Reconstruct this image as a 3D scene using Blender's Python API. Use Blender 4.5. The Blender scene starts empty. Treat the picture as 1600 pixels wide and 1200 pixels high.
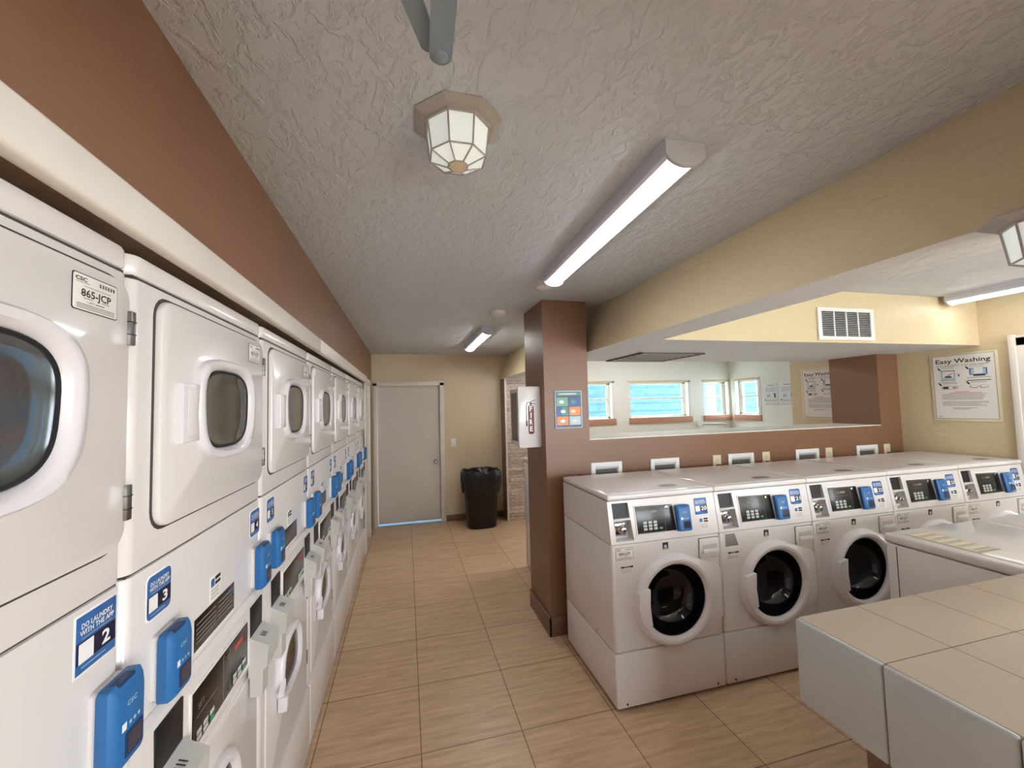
import bpy, bmesh, math, random
from mathutils import Matrix, Vector
random.seed(7)
SC = bpy.context.scene
COL = SC.collection
PI = math.pi

# ------------------------------------------------------------------ camera
YAW, PITCH, ROLL, FPX = 0.25372, 0.05299, -0.02594, 640.47
F = Vector((math.sin(YAW)*math.cos(PITCH), math.cos(YAW)*math.cos(PITCH), math.sin(PITCH)))
R0 = Vector((math.cos(YAW), -math.sin(YAW), 0)); U0 = R0.cross(F)
R = math.cos(ROLL)*R0 + math.sin(ROLL)*U0; U = -math.sin(ROLL)*R0 + math.cos(ROLL)*U0
cd = bpy.data.cameras.new('camera'); cam = bpy.data.objects.new('camera', cd); COL.objects.link(cam)
M = Matrix((R, U, -F)).transposed().to_4x4(); M.translation = Vector((0, 0, 1.634))
cam.matrix_world = M
cd.sensor_width = 36; cd.lens = FPX/1600*36; cd.clip_start = 0.02; cd.clip_end = 100
SC.camera = cam

# ------------------------------------------------------------------ world, light, exposure
SC.view_settings.view_transform = 'Standard'; SC.view_settings.look = 'None'
SC.view_settings.gamma = 1; SC.view_settings.use_curve_mapping = False
SC.view_settings.exposure = 0.60
RXW = 4.55
TUBE = 9.0          # emission of the tube diffusers
SKY = 11.0           # daylight outside
w = bpy.data.worlds.new('daylight'); SC.world = w; w.use_nodes = True
w.node_tree.nodes['Background'].inputs[0].default_value = (.87, .94, 1.0, 1)
w.node_tree.nodes['Background'].inputs[1].default_value = SKY
SC.cycles.max_bounces = 8; SC.cycles.diffuse_bounces = 5; SC.cycles.glossy_bounces = 4
SC.cycles.transmission_bounces = 4; SC.cycles.transparent_max_bounces = 8
SC.cycles.sample_clamp_indirect = 4.0
SC.cycles.caustics_reflective = False; SC.cycles.caustics_refractive = False
SC.cycles.use_denoising = True
def portal(name, loc, rot, sx, sy):
    l = bpy.data.lights.new(name, 'AREA'); l.shape = 'RECTANGLE'; l.size = sx; l.size_y = sy
    l.cycles.is_portal = True
    o = bpy.data.objects.new(name, l); COL.objects.link(o); o.location = loc; o.rotation_euler = rot
portal('window_daylight', (4.1, 6.30, 1.68), (-PI/2, 0, 0), 3.9, .75)
portal('side_window_daylight', (5.80, 5.72, 1.68), (0, PI/2, 0), .75, .7)
portal('near_window_daylight', (2.65, -3.15, 1.2), (PI/2, 0, 0), 2.9, 1.8)
portal('added_window_daylight', (RXW+.14, -1.3, 1.5), (0, PI/2, 0), 1.2, 2.0)  # portal for the added right-wall window
sn = bpy.data.lights.new('sun', 'SUN'); sn.energy = 18; sn.angle = .01; sn.color = (1, .97, .92)
so = bpy.data.objects.new('sun', sn); COL.objects.link(so); so.rotation_euler = Vector((-.8, -.35, .8)).to_track_quat('Z', 'Y').to_euler()

# ------------------------------------------------------------------ materials
def srgb(r, g, b):
    f = lambda c: (c/255/12.92 if c/255 <= .04045 else ((c/255+.055)/1.055)**2.4)
    return (f(r), f(g), f(b), 1)
MATS = {}
def mat(name, col, rough=.5, metal=0, coat=0, bump=None, emit=None, spec=None, vary=None):
    """col = srgb tuple; bump=(scale,strength,distance); vary=(scale,amount) soft colour wear"""
    if name in MATS: return MATS[name]
    m = bpy.data.materials.new(name); m.use_nodes = True; nt = m.node_tree; b = nt.nodes['Principled BSDF']
    b.inputs['Base Color'].default_value = col if len(col) == 4 else srgb(*col)
    b.inputs['Roughness'].default_value = rough; b.inputs['Metallic'].default_value = metal
    b.inputs['Coat Weight'].default_value = coat; b.inputs['Coat Roughness'].default_value = .08
    if spec is not None: b.inputs['Specular IOR Level'].default_value = spec
    tc = nt.nodes.new('ShaderNodeTexCoord')
    n = nt.nodes.new('ShaderNodeTexNoise'); nt.links.new(tc.outputs['Object'], n.inputs['Vector'])
    if bump:
        n.inputs['Scale'].default_value = bump[0]; n.inputs['Detail'].default_value = 3
        bp = nt.nodes.new('ShaderNodeBump'); bp.inputs['Strength'].default_value = bump[1]; bp.inputs['Distance'].default_value = bump[2]
        nt.links.new(n.outputs['Fac'], bp.inputs['Height']); nt.links.new(bp.outputs['Normal'], b.inputs['Normal'])
    else:
        n.inputs['Scale'].default_value = 6
        mr = nt.nodes.new('ShaderNodeMapRange'); mr.inputs['To Min'].default_value = max(0, rough-.03); mr.inputs['To Max'].default_value = min(1, rough+.03)
        nt.links.new(n.outputs['Fac'], mr.inputs['Value']); nt.links.new(mr.outputs[0], b.inputs['Roughness'])
    if vary:
        v = nt.nodes.new('ShaderNodeTexNoise'); v.inputs['Scale'].default_value = vary[0]; v.inputs['Detail'].default_value = 4
        nt.links.new(tc.outputs['Object'], v.inputs['Vector'])
        mx = nt.nodes.new('ShaderNodeMix'); mx.data_type = 'RGBA'
        c = b.inputs['Base Color'].default_value[:]; a = 1-vary[1]
        mx.inputs['A'].default_value = (c[0]*a, c[1]*a, c[2]*a, 1); mx.inputs['B'].default_value = c
        mr2 = nt.nodes.new('ShaderNodeMapRange'); mr2.inputs['From Min'].default_value = .35; mr2.inputs['From Max'].default_value = .65
        nt.links.new(v.outputs['Fac'], mr2.inputs['Value']); nt.links.new(mr2.outputs[0], mx.inputs['Factor'])
        nt.links.new(mx.outputs['Result'], b.inputs['Base Color'])
    if emit:
        b.inputs['Emission Color'].default_value = emit[0]; b.inputs['Emission Strength'].default_value = emit[1]
    MATS[name] = m; return m
def knock(name, col, scale=16, strength=.5, dist=.006, rough=.6, flat=.5):
    """hand trowelled plaster: raised flat-topped blobs"""
    m = mat(name, col, rough); nt = m.node_tree; b = nt.nodes['Principled BSDF']
    tc = nt.nodes.new('ShaderNodeTexCoord'); mp = nt.nodes.new('ShaderNodeMapping'); mp.inputs['Scale'].default_value = (1, .55, 1); mp.inputs['Rotation'].default_value = (0, 0, .5)
    n = nt.nodes.new('ShaderNodeTexNoise'); n.inputs['Scale'].default_value = scale; n.inputs['Detail'].default_value = 5; n.inputs['Roughness'].default_value = .62; n.inputs['Distortion'].default_value = .6
    r = nt.nodes.new('ShaderNodeMapRange'); r.interpolation_type = 'SMOOTHSTEP'; r.inputs['From Min'].default_value = flat-.06; r.inputs['From Max'].default_value = flat+.07
    n2 = nt.nodes.new('ShaderNodeTexNoise'); n2.inputs['Scale'].default_value = scale*9; n2.inputs['Detail'].default_value = 2
    ad = nt.nodes.new('ShaderNodeMath'); ad.operation = 'MULTIPLY_ADD'; ad.inputs[1].default_value = .18
    bp = nt.nodes.new('ShaderNodeBump'); bp.inputs['Strength'].default_value = strength; bp.inputs['Distance'].default_value = dist
    L = nt.links.new
    L(tc.outputs['Object'], mp.inputs['Vector']); L(mp.outputs[0], n.inputs['Vector']); L(tc.outputs['Object'], n2.inputs['Vector'])
    L(n.outputs['Fac'], r.inputs['Value']); L(n2.outputs['Fac'], ad.inputs[0]); L(r.outputs[0], ad.inputs[2]); L(ad.outputs[0], bp.inputs['Height']); L(bp.outputs[0], b.inputs['Normal'])
    return m
def emissive(name, col, s):
    m = bpy.data.materials.new(name); m.use_nodes = True; nt = m.node_tree
    b = nt.nodes['Principled BSDF']; b.inputs['Base Color'].default_value = (.8, .8, .8, 1)
    b.inputs['Emission Color'].default_value = (*col, 1); b.inputs['Emission Strength'].default_value = s; b.inputs['Roughness'].default_value = .4
    MATS[name] = m; return m

ENAMEL = mat('white_enamel', (222, 217, 215), .28, coat=.35, bump=(90, .04, .001))
PLASTIC = mat('white_plastic', (226, 221, 218), .38)
BEZEL = mat('pale_plastic_ring', (222, 217, 220), .3, coat=.3)
SEAM = mat('shadow_gap', (60, 56, 52), .7)
GLASS = mat('dark_door_glass', (12, 11, 12), .09, spec=.45)
DGLASS = mat('dryer_window_glass', (58, 58, 58), .08, coat=.8)
DRUM = mat('steel_drum', (60, 60, 62), .25, metal=.8)
BLUE = mat('blue_reader_plastic', (34, 100, 160), .42)
BLUEDK = mat('reader_slot', (12, 50, 95), .5)
SCREEN = mat('reader_screen', (46, 50, 66), .12, coat=.6)
STBLUE = mat('sticker_blue', (45, 98, 160), .35)
NAVY = mat('sticker_navy', (22, 24, 52), .35)
WHITE = mat('print_white', (235, 235, 235), .45)
INK = mat('print_black', (32, 30, 32), .5)
GREY = mat('print_grey', (130, 126, 122), .5)
RED = mat('print_red', (190, 70, 62), .5)
PAPER = mat('paper', (232, 228, 222), .6)
BLACK = mat('black_panel', (20, 15, 13), .3, coat=.15)
BLACKM = mat('black_recess', (14, 14, 15), .5)
BUTTON = mat('grey_button', (190, 190, 186), .4)
GREEN = mat('green_button', (40, 140, 90), .4)
LED = mat('green_digits', (120, 140, 50), .4)
CHROME = mat('chrome', (200, 200, 200), .12, metal=1)
STEEL = mat('brushed_steel', (150, 148, 145), .3, metal=1)
COIN = mat('coin_box_grey', (196, 194, 190), .35, metal=.15)
RUBBER = mat('black_rubber', (16, 16, 16), .6)
BROWN = mat('brown_paint', (130, 93, 69), .42, bump=(160, .25, .002), vary=(1.3, .06))
BEIGE = mat('beige_paint', (212, 196, 164), .5, bump=(120, .2, .002), vary=(1.1, .05))
YELLOW = knock('yellow_plaster', (208, 191, 156), 14, .35, .004, .42)
CREAM = mat('cream_paint', (240, 240, 230), .55, bump=(120, .15, .002))
CEIL = knock('ceiling_plaster', (208, 216, 226), 24, .62, .006, .55)
SOFF = knock('soffit_plaster', (222, 225, 228), 20, .5, .005, .5)
TRIMW = mat('white_trim_paint', (222, 214, 204), .35, vary=(5, .07))
DOORP = mat('door_paint', (206, 200, 188), .4, vary=(2, .05))
BASEB = mat('brown_base_tile', (120, 92, 74), .35, vary=(8, .15))
DARKWOOD = mat('dirty_underside', (140, 116, 94), .7, vary=(7, .4))
BAG = mat('black_bin_bag', (14, 14, 15), .28, bump=(14, .8, .02))
BIN = mat('black_bin_plastic', (8, 8, 9), .5)
LAMPB = mat('taupe_lamp_metal', (172, 166, 160), .45)
LAMPG = emissive('lit_frosted_glass', (.88, 1, .98), .25); LAMPG.node_tree.nodes['Principled BSDF'].inputs['Base Color'].default_value = (.85, .88, .84, 1)
FIXT = mat('fixture_white', (200, 202, 212), .4)
DIFF = emissive('tube_diffuser', (.98, .98, 1.0), TUBE); DIFF2 = emissive('brighter_tube_diffuser', (1.0, .98, .96), TUBE*2.2)
ORANGE = mat('poster_orange', (222, 130, 52), .4); TEAL = mat('poster_teal', (70, 140, 130), .4)
PBLUE = mat('poster_blue', (34, 84, 150), .4); PGREEN = mat('poster_green', (110, 160, 130), .4)
PLBLUE = mat('poster_light_blue', (170, 195, 210), .4)
FIRERED = mat('fire_red', (110, 20, 24), .35)
SILL = mat('brown_sill_paint', (190, 140, 115), .5)
VINYL = mat('window_vinyl', (232, 230, 222), .35)
TABLEW = mat('glazed_edge_tile', (182, 188, 190), .12, coat=.5, bump=(3, .15, .01))
DOORARM = mat('reflected_arm_grey', (140, 154, 165), .45, metal=.3)  # pale tone of the reflected closer arm put into the colour
IVORY = mat('ivory_plate', (224, 210, 182), .4)
OVAL = mat('engraved_plate', (140, 138, 134), .3, metal=.5)
STRIP = mat('strip_paper', (196, 190, 172), .6)
GRILL = mat('dark_grille_metal', (96, 90, 84), .5)
NEIGH = mat('siding_with_window_glow', (42, 74, 98), .7)  # blue of the window glow put into the siding colour
PAVE = mat('pale_paving', (225, 222, 210), .8)

def floor_mat():
    m = bpy.data.materials.new('travertine_tiles'); m.use_nodes = True; nt = m.node_tree; b = nt.nodes['Principled BSDF']; L = nt.links.new
    tc = nt.nodes.new('ShaderNodeTexCoord'); mp = nt.nodes.new('ShaderNodeMapping')
    T = .4956
    mp.inputs['Location'].default_value = (-.0528+T*20+.002, -(5.059 % T)+T*20+.002, 0)
    br = nt.nodes.new('ShaderNodeTexBrick'); br.offset = 0; br.squash = 1
    br.inputs['Scale'].default_value = 1; br.inputs['Brick Width'].default_value = T; br.inputs['Row Height'].default_value = T
    br.inputs['Mortar Size'].default_value = .0028; br.inputs['Mortar Smooth'].default_value = .1
    br.inputs['Color1'].default_value = srgb(208, 180, 150); br.inputs['Color2'].default_value = srgb(200, 170, 140); br.inputs['Mortar'].default_value = srgb(130, 100, 76)
    m2 = nt.nodes.new('ShaderNodeMapping'); m2.inputs['Scale'].default_value = (2.2, 22, 1)
    n = nt.nodes.new('ShaderNodeTexNoise'); n.inputs['Scale'].default_value = 1.6; n.inputs['Detail'].default_value = 7; n.inputs['Roughness'].default_value = .62; n.inputs['Distortion'].default_value = .3
    n3 = nt.nodes.new('ShaderNodeTexNoise'); n3.inputs['Scale'].default_value = 3; n3.inputs['Detail'].default_value = 5
    cr = nt.nodes.new('ShaderNodeValToRGB'); e = cr.color_ramp.elements
    e[0].position = .32; e[0].color = (.72, .64, .56, 1); e[1].position = .66; e[1].color = (1.12, 1.1, 1.06, 1)
    mu = nt.nodes.new('ShaderNodeMix'); mu.data_type = 'RGBA'; mu.blend_type = 'MULTIPLY'; mu.inputs['Factor'].default_value = .8
    L(tc.outputs['Object'], mp.inputs['Vector']); L(mp.outputs[0], br.inputs['Vector']); L(tc.outputs['Object'], m2.inputs['Vector']); L(m2.outputs[0], n.inputs['Vector'])
    L(n.outputs['Fac'], cr.inputs['Fac']); L(br.outputs['Color'], mu.inputs['A']); L(cr.outputs['Color'], mu.inputs['B']); L(mu.outputs['Result'], b.inputs['Base Color'])
    rr = nt.nodes.new('ShaderNodeMapRange'); rr.inputs['To Min'].default_value = .28; rr.inputs['To Max'].default_value = .5; L(n3.outputs['Fac'], rr.inputs['Value']); L(tc.outputs['Object'], n3.inputs['Vector']); L(rr.outputs[0], b.inputs['Roughness'])
    inv = nt.nodes.new('ShaderNodeMath'); inv.operation = 'SUBTRACT'; inv.inputs[0].default_value = 1; L(br.outputs['Fac'], inv.inputs[1])
    ad = nt.nodes.new('ShaderNodeMath'); ad.operation = 'MULTIPLY_ADD'; ad.inputs[1].default_value = .12; L(n.outputs['Fac'], ad.inputs[0]); L(inv.outputs[0], ad.inputs[2])
    bp = nt.nodes.new('ShaderNodeBump'); bp.inputs['Strength'].default_value = .35; bp.inputs['Distance'].default_value = .003; L(ad.outputs[0], bp.inputs['Height']); L(bp.outputs[0], b.inputs['Normal'])
    return m
FLOOR = floor_mat()
def stone_mat():
    m = bpy.data.materials.new('stacked_stone_tile'); m.use_nodes = True; nt = m.node_tree; b = nt.nodes['Principled BSDF']; L = nt.links.new
    tc = nt.nodes.new('ShaderNodeTexCoord'); sp = nt.nodes.new('ShaderNodeSeparateXYZ'); cb = nt.nodes.new('ShaderNodeCombineXYZ'); L(tc.outputs['Object'], sp.inputs[0])
    ad = nt.nodes.new('ShaderNodeMath'); L(sp.outputs[0], ad.inputs[0]); L(sp.outputs[1], ad.inputs[1]); L(ad.outputs[0], cb.inputs[0]); L(sp.outputs[2], cb.inputs[1])
    br = nt.nodes.new('ShaderNodeTexBrick'); br.offset = .37; br.inputs['Scale'].default_value = 1; br.inputs['Brick Width'].default_value = .3; br.inputs['Row Height'].default_value = .05
    br.inputs['Mortar Size'].default_value = .002; br.inputs['Color1'].default_value = srgb(214, 202, 190); br.inputs['Color2'].default_value = srgb(168, 152, 140); br.inputs['Mortar'].default_value = srgb(120, 106, 96)
    n = nt.nodes.new('ShaderNodeTexNoise'); n.inputs['Scale'].default_value = 18; n.inputs['Detail'].default_value = 5; mp = nt.nodes.new('ShaderNodeMapping'); mp.inputs['Scale'].default_value = (1, 1, 3.5); L(tc.outputs['Object'], mp.inputs[0]); L(mp.outputs[0], n.inputs['Vector'])
    cr = nt.nodes.new('ShaderNodeValToRGB'); e = cr.color_ramp.elements; e[0].position = .35; e[0].color = (.7, .66, .62, 1); e[1].position = .6; e[1].color = (1.1, 1.08, 1.05, 1); L(n.outputs['Fac'], cr.inputs[0])
    mu = nt.nodes.new('ShaderNodeMix'); mu.data_type = 'RGBA'; mu.blend_type = 'MULTIPLY'; mu.inputs['Factor'].default_value = .9
    L(cb.outputs[0], br.inputs['Vector']); L(br.outputs['Color'], mu.inputs['A']); L(cr.outputs[0], mu.inputs['B']); L(mu.outputs['Result'], b.inputs['Base Color']); b.inputs['Roughness'].default_value = .5
    return m
STONE = stone_mat()
def counter_mat():
    """square glazed tiles of the counter top, aligned to its corner"""
    m = bpy.data.materials.new('counter_tiles'); m.use_nodes = True; nt = m.node_tree; b = nt.nodes['Principled BSDF']; L = nt.links.new
    tc = nt.nodes.new('ShaderNodeTexCoord'); mp = nt.nodes.new('ShaderNodeMapping'); mp.inputs['Location'].default_value = (.0+2.5*1.0, .252*10+.001, 0)
    br = nt.nodes.new('ShaderNodeTexBrick'); br.offset = 0; br.inputs['Scale'].default_value = 1; br.inputs['Brick Width'].default_value = .25; br.inputs['Row Height'].default_value = .236
    mp.inputs['Location'].default_value = (2.5+.001, .236*10+.001, 0)
    br.inputs['Mortar Size'].default_value = .0013; br.inputs['Color1'].default_value = srgb(202, 188, 170); br.inputs['Color2'].default_value = srgb(198, 184, 166); br.inputs['Mortar'].default_value = srgb(118, 98, 82)
    n = nt.nodes.new('ShaderNodeTexNoise'); n.inputs['Scale'].default_value = 26; n.inputs['Detail'].default_value = 3
    L(tc.outputs['Object'], mp.inputs[0]); L(mp.outputs[0], br.inputs['Vector']); L(br.outputs['Color'], b.inputs['Base Color']); L(tc.outputs['Object'], n.inputs['Vector'])
    b.inputs['Roughness'].default_value = .2
    inv = nt.nodes.new('ShaderNodeMath'); inv.operation = 'SUBTRACT'; inv.inputs[0].default_value = 1; L(br.outputs['Fac'], inv.inputs[1])
    ad = nt.nodes.new('ShaderNodeMath'); ad.operation = 'MULTIPLY_ADD'; ad.inputs[1].default_value = .5; L(n.outputs['Fac'], ad.inputs[0]); L(inv.outputs[0], ad.inputs[2])
    bp = nt.nodes.new('ShaderNodeBump'); bp.inputs['Strength'].default_value = .3; bp.inputs['Distance'].default_value = .002; L(ad.outputs[0], bp.inputs['Height']); L(bp.outputs[0], b.inputs['Normal'])
    return m
CTILE = counter_mat()
def pane_mat():
    m = bpy.data.materials.new('blue_tinted_pane'); m.use_nodes = True; nt = m.node_tree; nt.nodes.clear(); L = nt.links.new
    out = nt.nodes.new('ShaderNodeOutputMaterial'); tr = nt.nodes.new('ShaderNodeBsdfTransparent'); gl = nt.nodes.new('ShaderNodeBsdfGlossy'); gl.inputs['Roughness'].default_value = .05
    tc = nt.nodes.new('ShaderNodeTexCoord'); n = nt.nodes.new('ShaderNodeTexNoise'); n.inputs['Scale'].default_value = 14; n.inputs['Detail'].default_value = 6; L(tc.outputs['Object'], n.inputs['Vector'])
    cr = nt.nodes.new('ShaderNodeValToRGB'); e = cr.color_ramp.elements; e[0].position = .35; e[0].color = (.82, .88, .92, 1); e[1].position = .65; e[1].color = (.94, .98, 1, 1); L(n.outputs['Fac'], cr.inputs[0]); L(cr.outputs[0], tr.inputs[0])
    mx = nt.nodes.new('ShaderNodeMixShader'); mx.inputs[0].default_value = .05; L(tr.outputs[0], mx.inputs[1]); L(gl.outputs[0], mx.inputs[2]); L(mx.outputs[0], out.inputs[0])
    return m
PANE = pane_mat()

# ------------------------------------------------------------------ mesh helpers
class MB:
    def __init__(s, tf=None): s.v = []; s.f = []; s.m = []; s.mats = []; s.tf = tf
    def mi(s, m):
        if m not in s.mats: s.mats.append(m)
        return s.mats.index(m)
    def add(s, vs, fs, m):
        o = len(s.v); k = s.mi(m)
        for p in vs:
            p = Vector(p)
            s.v.append(s.tf @ p if s.tf else p)
        for f in fs: s.f.append([o+i for i in f]); s.m.append(k)
    def box(s, x0, x1, y0, y1, z0, z1, m):
        vs = [(x, y, z) for x in (x0, x1) for y in (y0, y1) for z in (z0, z1)]
        s.add(vs, [(0, 1, 3, 2), (4, 6, 7, 5), (0, 4, 5, 1), (2, 3, 7, 6), (0, 2, 6, 4), (1, 5, 7, 3)], m)
    def rbox(s, x0, x1, y0, y1, z0, z1, m, r=.004, seg=2):
        bm = bmesh.new(); bmesh.ops.create_cube(bm, size=1)
        for v in bm.verts: v.co = Vector(((x0+x1)/2+v.co.x*(x1-x0), (y0+y1)/2+v.co.y*(y1-y0), (z0+z1)/2+v.co.z*(z1-z0)))
        bmesh.ops.bevel(bm, geom=bm.edges[:], offset=r, segments=seg, profile=.5, affect='EDGES')
        bm.verts.index_update(); s.add([v.co.copy() for v in bm.verts], [[v.index for v in f.verts] for f in bm.faces], m); bm.free()
    def loft(s, loops, m, cap0=True, cap1=True, ms=None):
        n = len(loops[0]); vs = [p for l in loops for p in l]; o = len(s.v)
        s.add(vs, [], m)
        for i in range(len(loops)-1):
            k = s.mi(ms[i] if ms else m)
            for j in range(n):
                a, b = i*n+j, i*n+(j+1) % n
                s.f.append([o+a, o+b, o+b+n, o+a+n]); s.m.append(k)
        if cap0: s.f.append([o+j for j in range(n)][::-1]); s.m.append(s.mi(m))
        if cap1: s.f.append([o+(len(loops)-1)*n+j for j in range(n)]); s.m.append(s.mi(ms[-1] if ms else m))
    def plate(s, out, d0, d1, m, bev=.002, face=None):
        """outline [(u,z)] pushed out from depth d0 to d1 (towards -y)"""
        ins = inset(out, bev); ins2 = inset(out, bev*.3)
        s.loft([[(u, -d0, z) for u, z in out], [(u, -(d1-bev), z) for u, z in out], [(u, -(d1-bev*.3), z) for u, z in ins2], [(u, -d1, z) for u, z in ins]], m, True, True, [m, m, m, face] if face else None)
    def quad(s, u0, u1, z0, z1, d, m): s.add([(u0, -d, z0), (u1, -d, z0), (u1, -d, z1), (u0, -d, z1)], [(0, 1, 2, 3)], m)
    def text(s, t, uc, zc, h, d, m, width=None, bold=0, align=0, thick=.0002):
        vs, fs, (x0, x1, y0, y1) = textmesh(t, bold)
        k = h/.7; kx = (width/(x1-x0)) if width else k
        ox = uc-(x0+x1)/2*kx if align == 0 else uc-x0*kx
        s.add([(ox+x*kx, -d, zc+(y-.35)*k) for x, y in vs], fs, m)
    def tube(s, pts, r, m, n=8):
        loops = []
        for i, p in enumerate(pts):
            p = Vector(p); t = (Vector(pts[min(i+1, len(pts)-1)])-Vector(pts[max(i-1, 0)])).normalized()
            a = t.orthogonal().normalized() if i == 0 else (a-a.dot(t)*t).normalized()
            b = t.cross(a); loops.append([p+r*(math.cos(2*PI*j/n)*a+math.sin(2*PI*j/n)*b) for j in range(n)])
        s.loft(loops, m)
    def lathe(s, prof, c, m, n=24, axis='z', caps=(True, True)):
        L = []
        for r, h in prof:
            if axis == 'z': L.append([(c[0]+r*math.cos(2*PI*j/n), c[1]+r*math.sin(2*PI*j/n), c[2]+h) for j in range(n)])
            else: L.append([(c[0]+r*math.cos(2*PI*j/n), c[1]-h, c[2]+r*math.sin(2*PI*j/n)) for j in range(n)])
        s.loft(L, m, *caps)
    def build(s, name, parent=None, smooth=40):
        me = bpy.data.meshes.new(name); me.from_pydata([tuple(v) for v in s.v], [], s.f)
        for m in s.mats: me.materials.append(m)
        me.polygons.foreach_set('material_index', s.m)
        bm = bmesh.new(); bm.from_mesh(me); bmesh.ops.recalc_face_normals(bm, faces=[f for f in bm.faces if f.calc_area() > 0]) if smooth >= 0 else None; bm.to_mesh(me); bm.free()
        me.polygons.foreach_set('use_smooth', [smooth > 0]*len(me.polygons))
        if smooth > 0: me.set_sharp_from_angle(angle=math.radians(smooth))
        me.update()
        o = bpy.data.objects.new(name, me); COL.objects.link(o)
        if parent: o.parent = parent
        return o
_T = {}
def textmesh(t, bold=0):
    if (t, bold) in _T: return _T[(t, bold)]
    c = bpy.data.curves.new('lettering', 'FONT'); c.body = t; c.size = 1; c.resolution_u = 2; c.offset = bold; c.fill_mode = 'BOTH'
    o = bpy.data.objects.new('lettering', c); me = o.to_mesh()
    vs = [(v.co.x, v.co.y) for v in me.vertices]; fs = [list(p.vertices) for p in me.polygons]
    o.to_mesh_clear(); bpy.data.objects.remove(o); bpy.data.curves.remove(c)
    b = (min(x for x, y in vs), max(x for x, y in vs), min(y for x, y in vs), max(y for x, y in vs))
    _T[(t, bold)] = (vs, fs, b); return _T[(t, bold)]
def inset(out, d):
    n = len(out); A = sum(out[i][0]*out[(i+1) % n][1]-out[(i+1) % n][0]*out[i][1] for i in range(n)); sg = 1 if A > 0 else -1; res = []
    for i in range(n):
        p = Vector(out[i]); a = Vector(out[i-1]); b = Vector(out[(i+1) % n])
        e1 = (p-a); e2 = (b-p)
        if e1.length < 1e-9 or e2.length < 1e-9: res.append(tuple(p)); continue
        e1.normalize(); e2.normalize()
        n1 = Vector((-e1.y, e1.x)); n2 = Vector((-e2.y, e2.x)); nn = n1+n2
        if nn.length < 1e-6: nn = n1
        nn = nn.normalized(); k = 1/max(.5, nn.dot(n1)); q = p+sg*nn*d*k; res.append((q.x, q.y))
    return res
def rrect(u0, u1, z0, z1, r, n=5):
    pts = []
    for cx, cz, a0 in ((u1-r, z0+r, -PI/2), (u1-r, z1-r, 0), (u0+r, z1-r, PI/2), (u0+r, z0+r, PI)):
        for i in range(n+1):
            a = a0+i*PI/2/n; pts.append((cx+r*math.cos(a), cz+r*math.sin(a)))
    return pts
def sellipse(cu, cz, a, b, n=48, e=3.0, taper=0):
    pts = []
    for i in range(n):
        t = 2*PI*i/n; c, s = math.cos(t), math.sin(t)
        x = a*math.copysign(abs(c)**(2/e), c); z = b*math.copysign(abs(s)**(2/e), s)
        x *= 1-taper*(z/b); pts.append((cu+x, cz+z))
    return pts
def tag(o, label=None, cat=None, group=None, kind=None):
    if label: o['label'] = label
    if cat: o['category'] = cat
    if group: o['group'] = group
    if kind: o['kind'] = kind
    return o
def empty(name, loc=(0, 0, 0), rz=0):
    o = bpy.data.objects.new(name, None); o.empty_display_size = .05; COL.objects.link(o); o.location = loc; o.rotation_euler = (0, 0, rz); return o
def kids(o): return [c for c in bpy.data.objects if c.parent == o]
def copy_tree(o, parent=None):
    c = o.copy(); COL.objects.link(c)
    if parent: c.parent = parent
    for ch in kids(o): copy_tree(ch, c)
    return c
def struct(o): o['kind'] = 'structure'; return o

# ------------------------------------------------------------------ room shell
CH = 2.41; FY = 6.05; LW = -.47; RX = 4.55; BX = 5.54; PY = 2.86; PY2 = 3.31
b = MB(); b.box(-1.6, 6.0, -3.0, 6.35, -.1, 0, FLOOR); struct(b.build('floor', smooth=0))
b = MB(); b.box(-1.6, 6.0, -3.0, 6.35, CH, CH+.12, CEIL); struct(b.build('ceiling', smooth=0))
b = MB(); b.box(-4, 12, 6.35, 14, -.16, -.06, PAVE); b.box(6.0, 12, -3, 6.35, -.16, -.06, PAVE); b.box(-6, 12, -9, -3, -.16, -.06, PAVE)
struct(b.build('ground_outside', smooth=0))
b = MB()      # siding of the next building, its blue standing for the window glow
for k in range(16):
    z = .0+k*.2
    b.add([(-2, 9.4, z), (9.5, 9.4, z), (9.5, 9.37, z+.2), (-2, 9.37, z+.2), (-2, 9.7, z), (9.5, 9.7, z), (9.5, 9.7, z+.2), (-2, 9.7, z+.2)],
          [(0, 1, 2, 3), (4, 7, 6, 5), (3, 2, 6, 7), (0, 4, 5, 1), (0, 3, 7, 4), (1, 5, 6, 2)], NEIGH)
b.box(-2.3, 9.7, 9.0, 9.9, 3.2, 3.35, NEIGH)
tag(b.build('neighbouring_house_wall', smooth=0), 'sided house wall coloured with the blue glow of the windows', 'house')

# left wall: brown plaster above the machine alcove, and beyond it
b = MB(); b.box(-1.6, LW, -3, FY, 2.017, CH, BROWN); b.box(-1.6, LW, -3, .17, 0, 2.017, BROWN)
b.box(-1.6, LW, 5.045, 5.13, 0, 2.017, TRIMW); b.box(-1.6, LW, 5.68, FY, 0, 2.017, BROWN); b.box(-1.6, -1.35, .17, 5.045, 0, 2.017, BROWN)
b.box(-1.6, LW-.25, 5.13, 5.68, 0, 2.017, BROWN)
struct(b.build('wall_left', smooth=0))
b = MB(); b.box(-1.35, LW, .17, 5.045, 1.955, 2.0165, DARKWOOD); struct(b.build('alcove_soffit', smooth=0))
for i, (y0, y1) in enumerate(((.172, 2.372), (2.376, 5.03))):
    b = MB(); b.rbox(LW+.001, LW+.032, y0, y1, 1.946, 2.020, TRIMW, .008, 3); struct(b.build('trim_%d' % (i+1)))
b = MB(); b.rbox(-.47, -.452, 4.985, 5.10, 0, 1.945, TRIMW, .003); b.box(-.60, -.47, 5.025, 5.045, 0, 1.95, TRIMW); struct(b.build('trim_3', smooth=0))
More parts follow.
